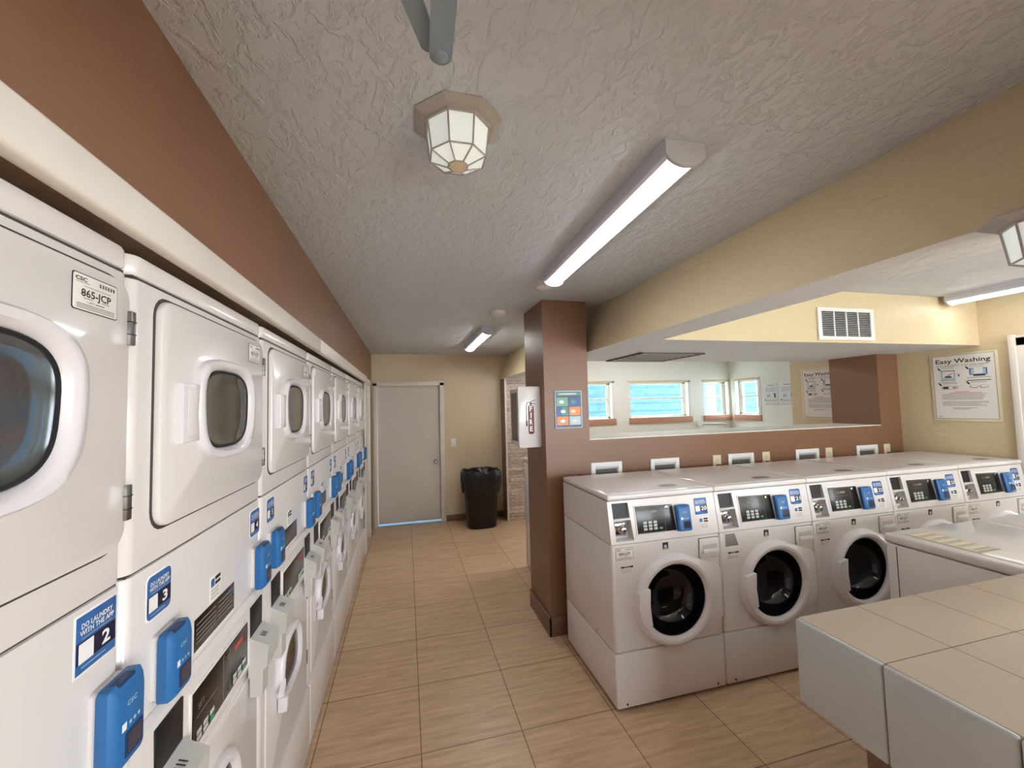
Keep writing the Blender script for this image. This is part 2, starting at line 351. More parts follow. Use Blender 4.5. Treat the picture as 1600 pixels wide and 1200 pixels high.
# white closet door beyond the machines, flush in the left wall
b = MB(); b.box(-.52, LW-.02, 5.16, 5.65, .012, 1.955, DOORP)
d2 = struct(b.build('door_2', smooth=0))
b = MB(); b.rbox(LW-.03, LW+.016, 5.115, 5.165, 0, 1.99, TRIMW, .003); b.rbox(LW-.03, LW+.016, 5.645, 5.695, 0, 1.99, TRIMW, .003); b.rbox(LW-.03, LW+.018, 5.10, 5.71, 1.95, 2.01, TRIMW, .003)
b.build('door_frame', d2)

# far wall with door opening and window openings
WIN = [(2.72, 3.24), (3.57, 4.68), (5.0, 5.50)]
WZ0, WZ1 = 1.385, 1.965
b = MB(); T2 = FY+.18
b.box(-1.6, -.42, FY, T2, 0, CH, BEIGE); b.box(-.42, .50, FY, T2, 1.985, CH, BEIGE); b.box(.50, 1.60, FY, T2, 0, CH, BEIGE)
xs = [1.60]+[x for w_ in WIN for x in w_]+[BX+.18]
for i in range(0, len(xs), 2): b.box(xs[i], xs[i+1], FY, T2, 0, CH, CREAM)
for x0, x1 in WIN: b.box(x0, x1, FY, T2, 0, WZ0, CREAM); b.box(x0, x1, FY, T2, WZ1, CH, CREAM)
struct(b.build('wall_far', smooth=0))
# back room right wall with its window
b = MB(); b.box(BX, BX+.18, 3.99, 5.45, 0, CH, CREAM); b.box(BX, BX+.18, 5.92, FY, 0, CH, CREAM)
b.box(BX, BX+.18, 5.45, 5.92, 0, WZ0, CREAM); b.box(BX, BX+.18, 5.45, 5.92, WZ1, CH, CREAM); b.box(RX+.121, BX+.18, 3.87, 3.99, 0, CH, CREAM)
struct(b.build('wall_back_room', smooth=0))
# right wall, with doorway towards the camera
b = MB(); b.box(RX, RX+.12, 2.02, 3.99, 0, CH, YELLOW); b.box(RX, RX+.12, -3, -2.3, 0, CH, YELLOW); b.box(RX, RX+.12, -.3, 1.05, 0, CH, YELLOW); b.box(RX, RX+.12, -2.3, -.3, 0, .9, YELLOW); b.box(RX, RX+.12, -2.3, -.3, 2.1, CH, YELLOW); b.box(RX, RX+.12, 1.05, 2.02, 2.02, CH, YELLOW)
struct(b.build('wall_right', smooth=0))
b = MB(); b.box(-1.6, 6, -3.12, -3.0, 0, .3, BEIGE); b.box(-1.6, 6, -3.12, -3.0, 2.1, CH, BEIGE)
for x0, x1 in ((-1.6, 1.2), (2.05, 2.2), (4.1, 6)): b.box(x0, x1, -3.12, -3.0, .3, 2.1, BEIGE)
b.box(-1.6, 6, -4.3, -3.12, 2.3, 2.4, TRIMW)  # unseen overhang, added to keep the sun out of the near windows
struct(b.build('wall_near', smooth=0))
# partition with pass-through opening, square brown column at its end
b = MB(); b.box(1.323, 4.29, PY, PY2, 0, 1.362, BROWN); b.box(4.29, RX, PY, PY2, 0, 2.03, BROWN)
b.box(1.323, 4.29, PY+.0, PY2, 1.362, 1.368, CREAM)
struct(b.build('wall_partition', smooth=0))
b = MB(); b.box(.977, 1.323, 2.835, PY2, 0, CH, BROWN); struct(b.build('wall_column', smooth=0))
b = MB()
b.rbox(.962, .977, 2.82, PY2, 0, .132, BASEB, .003); b.rbox(.962, 1.323, 2.82, 2.835, 0, .132, BASEB, .003)
struct(b.build('baseboard_column'))
b = MB(); b.rbox(.545, 1.378, FY-.014, FY, 0, .085, BASEB, .003); struct(b.build('baseboard_far'))
# dropped beam from near to far, and the dropped soffit over the partition
def slant(x0b, x0t, x1, y0, y1, z0):
    return [(x0b, y0, z0), (x1, y0, z0), (x1, y0, CH), (x0t, y0, CH), (x0b, y1, z0), (x1, y1, z0), (x1, y1, CH), (x0t, y1, CH)]
b = MB()
def beam(vs):
    b.add(vs, [(0, 3, 7, 4), (1, 5, 6, 2), (0, 1, 2, 3), (4, 7, 6, 5), (3, 2, 6, 7)], YELLOW); b.add(vs, [(0, 4, 5, 1)], SOFF)
beam(slant(1.352, 1.50, 1.59, -3, FY, 2.03))
struct(b.build('ceiling_beam', smooth=0))
b = MB(); b.add([(x, y, z) for x in (1.592, BX) for y in (2.27, 3.50) for z in (2.03, CH)], [(0, 1, 3, 2), (4, 6, 7, 5), (0, 4, 5, 1), (2, 3, 7, 6)], YELLOW)
b.add([(1.592, 2.27, 2.03), (BX, 2.27, 2.03), (BX, 3.5, 2.03), (1.592, 3.5, 2.03)], [(0, 3, 2, 1)], SOFF)
struct(b.build('ceiling_soffit', smooth=0))
# stone-tiled pillar by the far wall
b = MB(); b.box(1.40, 2.35, 5.76, FY, 0, 2.09, STONE); b.rbox(1.375, 1.40, 5.74, 5.765, 0, 2.09, TRIMW, .003); b.box(1.385, 1.40, 5.765, FY, 0, 2.09, BASEB)
struct(b.build('wall_tiled_pillar', smooth=0))

# ------------------------------------------------------------------ doors
def far_door():
    b = MB(); b.box(-.392, .471, FY+.05, FY+.09, .026, 1.958, DOORP); b.box(-.42, .50, FY-.02, FY+.14, -.002, .008, STEEL)
    d = struct(b.build('door_1', smooth=0))
    b = MB(); y0, y1 = FY-.022, FY+.12
    b.rbox(-.45, -.395, y0, y1, 0, 2.0, TRIMW, .004); b.rbox(.472, .535, y0, y1, 0, 2.0, TRIMW, .004); b.rbox(-.45, .535, y0, y1, 1.955, 2.02, TRIMW, .004)
    b.build('door_frame', d)
    b = MB(); b.lathe([(.028, 0), (.028, .008), (.012, .012), (.012, .035), (.026, .045), (.028, .06), (.018, .072)], (.405, FY+.05, .86), STEEL, 16, 'y'); b.build('door_knob', d)
    b = MB(); b.rbox(.05, .07, FY+.044, FY+.05, .16, .17, STEEL, .002); b.build('door_scuff_plate', d)
far_door()
b = MB(); b.rbox(RX+.03, RX+.07, 1.10, 1.97, .01, 1.97, TRIMW, .003); d3 = struct(b.build('door_3', smooth=0))
b = MB(); x0, x1 = RX-.02, RX+.10
b.rbox(x0, x1, 2.0, 2.09, 0, 2.06, TRIMW, .006); b.rbox(x0, x1, .98, 1.07, 0, 2.06, TRIMW, .006); b.rbox(x0, x1, .98, 2.09, 1.99, 2.075, TRIMW, .006); b.rbox(x0-.012, x0+.01, 2.055, 2.095, 0, 2.08, TRIMW, .004)
b.build('door_frame', d3)

# ------------------------------------------------------------------ windows
def window(n, x0, x1, tf=None):
    """sash window in local x (width), y outward; tf places it"""
    b = MB(tf); y = .075
    for a in ((x0, x0+.035, WZ0, WZ1), (x1-.035, x1, WZ0, WZ1), (x0, x1, WZ0, WZ0+.03), (x0, x1, WZ1-.03, WZ1)): b.rbox(a[0], a[1], y, y+.06, a[2], a[3], VINYL, .003)
    o = struct(b.build('window_%d' % n))
    b = MB(tf); zm = (WZ0+WZ1)/2+.02
    b.rbox(x0+.03, x1-.03, y+.012, y+.04, zm-.014, zm+.014, VINYL, .003); b.rbox(x0+.035, x0+.055, y+.01, y+.035, WZ0+.03, WZ1-.03, VINYL, .002); b.rbox(x1-.055, x1-.035, y+.01, y+.035, WZ0+.03, WZ1-.03, VINYL, .002)
    b.rbox((x0+x1)/2-.02, (x0+x1)/2+.02, y+.0, y+.014, zm-.006, zm+.01, VINYL, .002)
    b.build('sash', o)
    b = MB(tf); b.box(x0+.05, x1-.05, y+.028, y+.031, WZ0+.02, WZ1-.02, PANE); b.build('window_glass', o, 0)
    b = MB(tf)   # painted reveal and casing
    b.rbox(x0-.03, x1+.05, -.012, .002, WZ1-.004, WZ1+.03, BEIGE, .003); b.rbox(x1-.004, x1+.055, -.012, .002, WZ0, WZ1+.02, CREAM, .003)
    b.build('casing', o)
    b = MB(tf); b.rbox(x0-.03, x1+.055, -.03, .07, WZ0-.10, WZ0-.004, SILL, .004); b.build('window_sill', o)
for i, (x0, x1) in enumerate(WIN): window(i+1, x0, x1, Matrix.Translation((0, FY, 0)))
b = MB()
for a in ((-2.3, -2.25, .9, 2.1), (-.35, -.3, .9, 2.1), (-1.325, -1.275, .9, 2.1), (-2.3, -.3, .9, .95), (-2.3, -.3, 2.05, 2.1), (-2.3, -.3, 1.48, 1.52)): b.box(RX+.04, RX+.09, a[0], a[1], a[2], a[3], VINYL)
struct(b.build('window_5', smooth=0))  # unseen window, added for cool daylight from the right
# window 4 faces the back room from its right wall: local x -> -y, local y -> +x
window(4, -5.92, -5.45, Matrix(((0, 1, 0, BX), (-1, 0, 0, 0), (0, 0, 1, 0), (0, 0, 0, 1))))

# ------------------------------------------------------------------ shared machine parts (front faces -y, u = x, outward = -y)
def sticker_mb(u0, u1, z0, z1, d, num, square=False):
    b = MB(); w_, h = u1-u0, z1-z0; uc = (u0+u1)/2
    b.plate(rrect(u0, u1, z0, z1, .001 if square else w_*.16), d-.001, d+.0006, WHITE, .0003)
    b.plate(rrect(u0+w_*.04, u1-w_*.04, z0+w_*.04, z1-w_*.04, .001 if square else w_*.13), d, d+.001, STBLUE, .0002)
    b.quad(u0+w_*.05, u1-w_*.05, z0+h*.2, z0+h*.54, d+.0013, NAVY)
    b.quad(u0+w_*.09, u0+w_*.42, z0+h*.2, z0+h*.52, d+.0016, WHITE)
    b.text('DO LAUNDRY', uc, z0+h*.79, h*.085, d+.0016, WHITE, w_*.72, .02)
    b.text('WITH THE APP', uc, z0+h*.68, h*.085, d+.0016, WHITE, w_*.78, .02)
    b.text(num, u0+w_*.71, z0+h*.37, h*.22, d+.0017, WHITE, w_*(.2 if len(num) == 1 else .4), .03)
    b.quad(u0+w_*.15, u1-w_*.15, z0+h*.585, z0+h*.595, d+.0016, PLBLUE)
    b.quad(u0+w_*.15, u1-w_*.3, z0+h*.12, z0+h*.135, d+.0016, PLBLUE)
    return b
def label_mb(u0, u1, z0, z1, d, code):
    b = MB(); w_, h = u1-u0, z1-z0; uc = (u0+u1)/2
    b.plate(rrect(u0, u1, z0, z1, h*.08), d-.001, d+.0006, INK, .0002)
    b.plate(rrect(u0+w_*.015, u1-w_*.015, z0+w_*.015, z1-w_*.015, h*.07), d, d+.001, PAPER, .0002)
    b.text('CSC', u0+w_*.17, z1-h*.15, h*.1, d+.0014, INK, w_*.24, .03)
    b.quad(u0+w_*.06, u0+w_*.34, z1-h*.25, z1-h*.235, d+.0014, GREY)
    for k in range(18):
        if k % 3 != 2: b.quad(u0+w_*(.56+k*.021), u0+w_*(.573+k*.021), z1-h*.22, z1-h*.11, d+.0014, INK)
    b.quad(u0+w_*.22, u0+w_*.82, z1-h*.335, z1-h*.32, d+.0014, GREY)
    b.text(code, uc, z0+h*.5, h*.2, d+.0014, INK, w_*.66, .02)
    b.text('1-877', uc-w_*.12, z0+h*.265, h*.05, d+.0014, GREY, w_*.16, .01); b.quad(uc-w_*.02, uc+w_*.18, z0+h*.25, z0+h*.28, d+.0014, GREY)
    for k, (a, c) in enumerate(((.22, .42), (.6, .8))): b.quad(u0+w_*a, u0+w_*c, z0+h*.345, z0+h*.365, d+.0014, GREY)
    for z in (.17, .12, .07): b.quad(u0+w_*.08, u1-w_*.08, z0+h*z, z0+h*(z+.022), d+.0014, GREY)
    return b
def reader(parent, u0, z0, W, H, d, name='card_reader', mount=.012):
    b = MB()
    L = []
    for dd, ins, dz in ((mount, 0, 0), (mount+.001, -.0005, 0), (mount+.016, -.001, 0), (mount+.022, .004, -.004), (mount+.026, .009, -.012)):
        o = rrect(u0+ins, u0+W-ins, z0+max(ins, 0)*.6, z0+H-max(ins, 0)*.6, .010, 4)
        L.append([(u, -(d+dd), z+(dz if z > z0+H*.6 else 0)) for u, z in o])
    b.loft(L, BLUE); f = d+mount+.0262
    b.text('CSC', u0+W*.5, z0+H*.72, H*.055, f+.0003, PLBLUE, W*.3, .02)
    b.quad(u0+W*.2, u0+W*.34, z0+H*.44, z0+H*.53, f+.0003, WHITE)
    for a in (.42, .55, .68): b.quad(u0+W*a, u0+W*(a+.07), z0+H*.46, z0+H*.5, f+.0003, PLBLUE)
    b.rbox(u0+W*.22, u0+W*.7, -(d+mount+.021), -(d+mount+.006), z0+H-.006, z0+H+.0006, BLUEDK, .0004, 1)
    o = b.build(name, parent)
    b = MB(); b.plate(rrect(u0+W*.3, u0+W*.86, z0+H*.1, z0+H*.4, .004), d+mount+.018, f+.0008, BLUEDK, .001); b.quad(u0+W*.37, u0+W*.79, z0+H*.14, z0+H*.36, f+.0012, SCREEN); b.build('reader_screen', o)
    b = MB(); b.plate(rrect(u0+.006, u0+W-.006, z0+.006, z0+H-.004, .006), d-.001, d+mount, PLASTIC, .001); b.build('reader_mount', o)
    return o
def round_door(parent, cu, cz, Rr, edge_u, d, name='washer_door'):
    """porthole door: ring that runs out in a wedge to the hinge side, bowl glass and pull handle"""
    n = 64; outer = []; g = Rr*.775
    for i in range(n):
        a = 2*PI*i/n; x, z = math.cos(a)*Rr, math.sin(a)*Rr
        outer.append((x, z))
    # wedge: tangent lines from the ring to the hinge edge
    ex = edge_u-cu; out2 = []
    for i, (x, z) in enumerate(outer):
        a = 2*PI*i/n; a = a-2*PI if a > PI else a
        lim = math.radians(62)
        if abs(a) <= lim:
            s = math.sin(lim)*Rr; zt = math.copysign(min(abs(math.tan(a)*ex), 9), a); c0 = math.cos(lim)*Rr
            # ray from centre meets either the slanted line (c0,s)->(ex,h) or the edge x=ex
            h = Rr*.60; dx, dz = math.cos(a), abs(math.sin(a))
            t_edge = ex/dx if dx > 0 else 9
            den = dz*(ex-c0)-dx*(h-s)
            t_line = (s*(ex-c0)-c0*(h-s))/den if abs(den) > 1e-9 else 9
            t = min(t_edge, t_line if t_line > 0 else 9)
            out2.append((t*dx, math.copysign(t*dz, a) if a != 0 else 0))
        else: out2.append((x, z))
    def lp(pts, k, dd, blend=0, rad=None):
        res = []
        for i, (x, z) in enumerate(pts):
            rx, rz = math.cos(2*PI*i/n), math.sin(2*PI*i/n)
            q = (x*k, z*k) if rad is None else (x*(1-blend)+rx*rad*blend, z*(1-blend)+rz*rad*blend)
            res.append((cu+q[0], -(d+dd), cz+q[1]))
        return res
    b = MB()
    b.loft([lp(out2, 1, -.002), lp(out2, 1.0, .012), lp(out2, .985, .020), lp(outer, .965, .034, 1, Rr*.955), lp(outer, 1, .042, 1, Rr*.90), lp(outer, 1, .040, 1, Rr*.84), lp(outer, 1, .026, 1, g+.002), lp(outer, 1, .010, 1, g)], BEZEL, False, False)
    o = b.build(name, parent, 32)
    b = MB(); b.lathe([(g+.004, .018), (g*.97, .018), (g*.93, -.012), (g*.84, -.045), (g*.70, -.078), (g*.66, -.079), (g*.5, -.100), (g*.3, -.114), (.004, -.120)], (cu, -d, cz), GLASS, 56, 'y', (False, True))
    b.build('door_glass', o, 60)
    b = MB(); pts = [(cu-Rr*.96, cz+Rr*.30), (cu-Rr*.80, cz+Rr*.36), (cu-Rr*.70, cz+Rr*.36), (cu-Rr*.72, cz), (cu-Rr*.68, cz-Rr*.40), (cu-Rr*.84, cz-Rr*.44), (cu-Rr*.93, cz-Rr*.30), (cu-Rr*1.0, cz)]
    b.plate(pts, d+.028, d+.056, BEZEL, .004); b.build('door_handle', o, 25)
    return o
def keypad(b, u0, z0, du, dz, nx, nz, d, bw=.017, bh=.009):
    for i in range(nx):
        for j in range(nz): b.rbox(u0+i*du, u0+i*du+bw, -(d+.002), -d, z0+j*dz, z0+j*dz+bh, BUTTON, .0008, 1)
def cab(b, w0, w1, y1, z0, z1, r=.022, bev=.004, m=None, front=0.0, dtop=0.0):
    """cabinet block with rounded front vertical edges; dtop pushes the top edge back"""
    m = m or ENAMEL; n = 6
    def plan(i, z, dy=0):
        w0_, w1_, f, bk = w0+i, w1-i, front+i+dy, y1-i; rr = r
        pts = [(w0_, bk, z)]
        for k in range(n+1): a = PI+k*PI/2/n; pts.append((w0_+rr+rr*math.cos(a), f+rr+rr*math.sin(a), z))
        for k in range(n+1): a = -PI/2+k*PI/2/n; pts.append((w1_-rr+rr*math.cos(a), f+rr+rr*math.sin(a), z))
        pts.append((w1_, bk, z)); return pts
    b.loft([plan(bev, z0), plan(bev*.3, z0+bev*.3), plan(0, z0+bev), plan(0, z1-bev, dtop), plan(bev*.3, z1-bev*.3, dtop), plan(bev, z1, dtop)], m)

# ------------------------------------------------------------------ stacked washer dryer (left row)
SW = .69
def make_stack():
    r = empty('stacked_washer_dryer')
    W0, W1, D = .003, .687, .78
    b = MB(); cab(b, W0, W1, D, .304, 1.345, .02); b.box(.02, .67, .05, D, .02, .31, SEAM); b.build('washer_cabinet', r)
    b = MB(); cab(b, W0, W1, D, 1.3485, 1.887, .022); b.box(.012, .678, .006, .5, 1.342, 1.3495, SEAM); b.box(.012, .678, .006, .5, 1.886, 1.893, SEAM); b.build('dryer_cabinet', r)
    b = MB(); cab(b, W0, W1, D, 1.8915, 1.934, .024, .008); b.build('top_panel', r)
    b = MB(); cab(b, W0, W1, .3, .015, .300, .01, .005, front=-.012); b.build('kick_panel', r)
    # dryer door
    b = MB(); b.plate(rrect(.0675, .6725, 1.4055, 1.8725, .042), -.001, .0012, SEAM, .0005); b.plate(rrect(.074, .666, 1.412, 1.866, .038, 6), 0, .014, ENAMEL, .006)
    for k in range(1): pass
    o = b.build('dryer_door', r)
    def se(sc, dd, e=3.2): return [(u, -dd, z) for u, z in sellipse(.375, 1.645, .178*sc, .127*(1-(1-sc)*1.0), 56, e, -.05)]
    b = MB(); b.loft([se(1.0, .012), se(1.0, .022), se(.96, .030), se(.86, .030), se(.79, .019), se(.78, .0145)], BEZEL, False, False); b.build('window_ring', o, 50)
    b = MB(); b.loft([se(.79, .0155), se(.76, .020), se(.72, .018), se(.5, .0165), se(.2, .016), se(.02, .016)], DGLASS, False, True, [RUBBER, RUBBER, DGLASS, DGLASS, DGLASS, DGLASS]); b.build('window_glass', o, 60)
    b = MB(); b.plate([(.123, 1.700), (.123, 1.572), (.197, 1.574), (.190, 1.636), (.197, 1.700)], .013, .030, BEZEL, .005); b.plate([(.140, 1.686), (.140, 1.590), (.182, 1.590), (.178, 1.636), (.182, 1.686)], .0295, .0306, PLASTIC, .0004)
    b.build('door_handle', o)
    for z in (1.786, 1.486):
        b = MB(); b.rbox(.656, .670, -.020, -.006, z-.03, z+.03, STEEL, .002)
        for k in (-.011, .011): b.box(.6555, .6705, -.0204, -.010, z+k-.0008, z+k+.0008, INK)
        b.build('hinge', o)
    # washer fascia
    b = MB()
    b.loft([[(W0, -.001, .842), (W1, -.001, .842), (W1, -.001, 1.066), (W0, -.001, 1.066)], [(W0, -.016, .880), (W1, -.016, .880), (W1, -.013, 1.052), (W0, -.013, 1.052)]], ENAMEL)
    fa = b.build('control_fascia', r, 20)
    for u in (.070, .560):
        b = MB(); b.plate(rrect(u, u+.1, .950, 1.040, .003), .012, .0166, BLACKM, .0005); b.build('coin_slot_plate', fa)
    b = MB(); b.plate(rrect(.200, .532, .890, 1.022, .004), .012, .0172, PLASTIC, .001); b.plate(rrect(.206, .528, .896, 1.016, .003), .016, .0188, BLACK, .0006)
    b.box(.360, .362, -.0192, -.0187, .9, 1.012, GREY); b.box(.400, .402, -.0192, -.0187, .9, 1.012, GREY)
    keypad(b, .222, .902, .032, .014, 3, 2, .0188, .022, .011); keypad(b, .422, .902, .032, .014, 3, 2, .0188, .022, .011)
    b.rbox(.286, .308, -.021, -.0188, .902, .913, GREEN, .0006, 1); b.rbox(.486, .508, -.021, -.0188, .902, .913, GREEN, .0006, 1)
    b.lathe([(.007, .018), (.007, .021), (.003, .022)], (.381, 0, 1.0), STEEL, 12, 'y')
    b.text('SET', .245, .975, .012, .0192, GREY, .03); b.quad(.222, .33, .955, .957, .0192, GREY); b.quad(.422, .51, .955, .957, .0192, GREY); b.quad(.43, .49, .985, .998, .0192, RED)
    b.build('control_panel', fa)
    for u in (.064, .556):
        b = MB(); b.loft([[(u, -.012, .835), (u+.108, -.012, .835), (u+.108, -.012, .955), (u, -.012, .955)], [(u, -.062, .862), (u+.108, -.062, .862), (u+.108, -.066, .925), (u, -.066, .925)]], COIN)
        b.rbox(u+.014, u+.07, -.046, -.010, .77, .862, COIN, .003)
        for k in range(3): b.add([(u+.035+k*.010, -.048, .9372+.0008), (u+.039+k*.010, -.048, .9372+.0008), (u+.039+k*.010, -.030, .9440+.0008), (u+.035+k*.010, -.030, .9440+.0008)], [(0, 1, 2, 3)], INK)
        b.build('coin_box', fa, 20)
    b = MB(); b.plate(rrect(.060, .655, .318, .828, .03, 6), -.001, .004, ENAMEL, .003); wd = b.build('washer_door', r)
    def sw(a_, b_, dd, cz=.640): return [(u, -dd, z) for u, z in sellipse(.330, cz, a_, b_, 48, 3.0, .10)]
    b = MB(); b.loft([sw(.150, .116, .003), sw(.150, .116, .016), sw(.144, .110, .026), sw(.132, .099, .028), sw(.120, .089, .020), sw(.117, .086, .0055)], BEZEL, False, False); b.build('window_ring', wd, 50)
    b = MB(); b.loft([sw(.119, .088, .012), sw(.104, .076, .015), sw(.06, .045, .011), sw(.004, .003, .010)], GLASS, False, True); b.build('window_glass', wd, 60)
    b = MB(); b.rbox(.176, .200, -.040, -.006, .520, .575, BEZEL, .007, 2); b.plate([(.150, .596), (.186, .640), (.186, .596)], .016, .034, BEZEL, .003)
    b.build('door_handle', wd, 25)
    for z in (.722, .418):
        b = MB(); b.rbox(.662, .672, -.004, .002, z, z+.062, INK, .001); b.build('door_hinge', r)
    b = MB(); b.plate(rrect(.25, .475, 1.083, 1.156, .001), -.001, .001, BLACK, .0002)
    for z in (1.098, 1.108, 1.118, 1.128, 1.14): b.quad(.258, .36, z, z+.003, .0013, GREY); b.quad(.372, .465, z, z+.003, .0013, GREY)
    b.quad(.26, .47, 1.076, 1.0825, .0008, PAPER); b.build('warning_label', r)
    b = MB(); b.plate(rrect(.326, .390, 1.158, 1.222, .002), -.001, .0008, PAPER, .0002); b.quad(.331, .350, 1.196, 1.216, .0011, STBLUE); b.quad(.354, .384, 1.208, 1.217, .0011, INK); b.quad(.354, .384, 1.196, 1.204, .0011, INK)
    for z in (1.186, 1.177, 1.168): b.quad(.332, .375, z, z+.002, .0011, GREY)
    b.build('notice_sticker', r)
    b = MB(); label_mb(.533, .630, .760, .816, .0005, '866-JCP'); lb = label_mb(.533, .630, .760, .816, .0005, '866-JCP'); lb.build('id_label', r)
    reader(r, .078, 1.078, .082, .130, .0); reader(r, .606, 1.072, .082, .134, .0)
    return r
proto = make_stack()
CODES = {0: '865-JCP', 1: '867-JCP'}
words = ['cut off by the left picture edge, sticker 2', 'second from the camera, bearing stickers 3 and 4', 'third from the camera, bearing stickers 5 and 6',
         'fourth from the camera, bearing stickers 7 and 8', 'fifth from the camera, stickers 9 and 10', 'sixth from the camera, last but one before the closet door', 'last of the row, beside the white closet trim']
for k in range(7):
    r = proto if k == 0 else copy_tree(proto)
    r.location = (-.48, .881+(k-1)*SW, 0); r.rotation_euler = (0, 0, PI/2)
for k in range(7):
    r = [o for o in bpy.data.objects if o.parent is None and o.name.startswith('stacked_washer_dryer') and abs(o.location.y-(.881+(k-1)*SW)) < .01][0]
    tag(r, 'white dryer stacked on washer, '+words[k], 'washer dryer', 'stacked laundry machines along the left wall')
    sticker_mb(.062, .150, 1.238, 1.326, 0, str(2*k+1)).build('app_sticker', r)
    if k == 0: sticker_mb(.578, .672, 1.244, 1.336, 0, str(2*k+2), True).build('app_sticker', r)
    else: sticker_mb(.594, .681, 1.236, 1.322, 0, str(2*k+2)).build('app_sticker', r)
    lm = label_mb(.532, .628, 1.792, 1.848, .0142, CODES.get(k, '867-JCP')); d = [c for c in kids(r) if c.name.startswith('dryer_door')][0]; lm.build('id_label', d)

# ------------------------------------------------------------------ front-loading washers (right row)
def make_washer():
    r = empty('front_load_washer'); W0, W1, D = .002, .688, .679
    b = MB(); cab(b, W0, W1, D, .306, .866, .016, .003)
    keep = [i for i, f in enumerate(b.f) if not (len(f) == 4 and all(abs(b.v[j].y) < 1e-6 for j in f) and max(b.v[j].z for j in f)-min(b.v[j].z for j in f) > .4)]
    b.f = [b.f[i] for i in keep]; b.m = [b.m[i] for i in keep]
    n = 64; e0, e1, g0, g1 = W0+.016, W1-.016, .309, .863; per = []; hole = []
    for i in range(n):
        a = 2*PI*i/n+PI/n; c_, s_ = math.cos(a), math.sin(a); t = min(((e1-.368) if c_ > 0 else (.368-e0))/max(abs(c_), 1e-6), ((g1-.545) if s_ > 0 else (.545-g0))/max(abs(s_), 1e-6))
        per.append((.368+t*c_, 0, .545+t*s_)); hole.append((.368+.2*c_, 0, .545+.2*s_))
    for q_ in ((e0, g0), (e0, g1), (e1, g0), (e1, g1)):
        i = min(range(n), key=lambda i: (per[i][0]-q_[0])**2+(per[i][2]-q_[1])**2); per[i] = (q_[0], 0, q_[1])
    b.loft([per, hole], ENAMEL, False, False); b.box(.02, .67, .02, D-.01, .02, .3, SEAM)
    for x in (.05, .64):
        for y in (.05, .6): b.lathe([(.02, 0), (.02, .025), (.008, .025), (.008, .05)], (x, y, 0), RUBBER, 10)
    b.build('cabinet', r)
    b = MB(); cab(b, W0, W1, D, .022, .301, .012, .004, front=-.003); b.build('kick_panel', r)
    # control housing leaning back, with an open coin recess at its left
    b = MB(); zt, zb, dt = 1.094, .870, .033
    fy = lambda z: (z-zb)/(zt-zb)*dt
    P = lambda u, z, dd=0: (u, fy(z)+dd, z)
    u0, u1, z0, z1 = .026, .130, .884, 1.082
    O = [P(W0, zb), P(W1, zb), P(W1, zt), P(W0, zt)]; H_ = [P(u0+.008, z0), P(u1+.012, z0), P(u1-.004, z1), P(u0, z1)]; B_ = [(x, y+.05, z) for x, y, z in H_]
    BK = [(W0, D, zb), (W1, D, zb), (W1, D, zt), (W0, D, zt)]
    b.add(O+H_+B_+BK, [(0, 1, 5, 4), (1, 2, 6, 5), (2, 3, 7, 6), (3, 0, 4, 7), (4, 5, 9, 8), (5, 6, 10, 9), (6, 7, 11, 10), (7, 4, 8, 11), (8, 9, 10, 11), (0, 3, 15, 12), (1, 13, 14, 2), (3, 2, 14, 15), (0, 12, 13, 1), (12, 15, 14, 13)], ENAMEL)
    ho = b.build('control_housing', r, 20)
    b = MB(); b.add([P(.026, 1.000, .012), P(.122, 1.000, .012), P(.124, 1.080, .012), P(.024, 1.080, .012)], [(0, 1, 2, 3)], BLACKM); b.rbox(.028, .134, fy(.995)-.004, fy(.995)+.05, .990, 1.000, ENAMEL, .002); b.build('coin_slot_plate', ho)
    b = MB(); yy = fy(.93)+.05
    b.rbox(.045, .115, yy-.02, yy, .900, .972, CHROME, .006); b.lathe([(.022, 0), (.022, .012), (.016, .016), (.016, .034), (.009, .036), (.009, .030)], (.084, yy-.02, .938), CHROME, 20, 'y'); b.build('coin_lock', ho)
    tf = Matrix.Translation((0, 0, zb)) @ Matrix.Rotation(math.atan2(-dt, zt-zb), 4, 'X') @ Matrix.Translation((0, 0, -zb))
    b = MB(tf)
    b.plate([(.160, .904), (.415, .904), (.405, 1.060), (.157, 1.066)], -.001, .003, PLASTIC, .001); b.plate([(.168, .912), (.408, .912), (.400, 1.054), (.165, 1.058)], .002, .005, BLACK, .0008)
    b.box(.342, .3432, -.0056, -.0048, .912, 1.055, GREY); b.box(.176, .343, -.0056, -.0048, 1.050, 1.0512, GREY); b.box(.176, .343, -.0056, -.0048, .916, .9172, GREY)
    keypad(b, .205, .927, .032, .017, 3, 3, .005, .022, .013); b.rbox(.303, .325, -.007, -.005, .927, .938, GREEN, .0006, 1)
    b.text('150', .238, 1.024, .016, .0054, LED, .034); b.quad(.26, .30, 1.018, 1.03, .0053, GREY)
    for k in range(5): b.lathe([(.0022, .005), (.0022, .0056)], (.20+k*.026, 0, 1.0), GREY, 8, 'y')
    b.lathe([(.009, .005), (.009, .009), (.004, .010)], (.360, 0, 1.040), CHROME, 14, 'y')
    b.build('control_panel', ho)
    rd = reader(ho, 0, 0, .088, .142, 0); rd.matrix_local = Matrix.Translation((.408, fy(.905), .905)) @ Matrix.Rotation(math.atan2(-dt, zt-zb), 4, 'X')
    b = MB(tf); b.plate(rrect(.562, .636, .900, .968, .002), -.001, .0008, PAPER, .0002); b.quad(.570, .590, .938, .958, .0011, STBLUE); b.quad(.598, .626, .950, .960, .0011, INK); b.quad(.598, .626, .937, .947, .0011, INK)
    for z in (.926, .917, .908): b.quad(.572, .622, z, z+.0022, .0011, GREY)
    b.build('notice_sticker', ho)
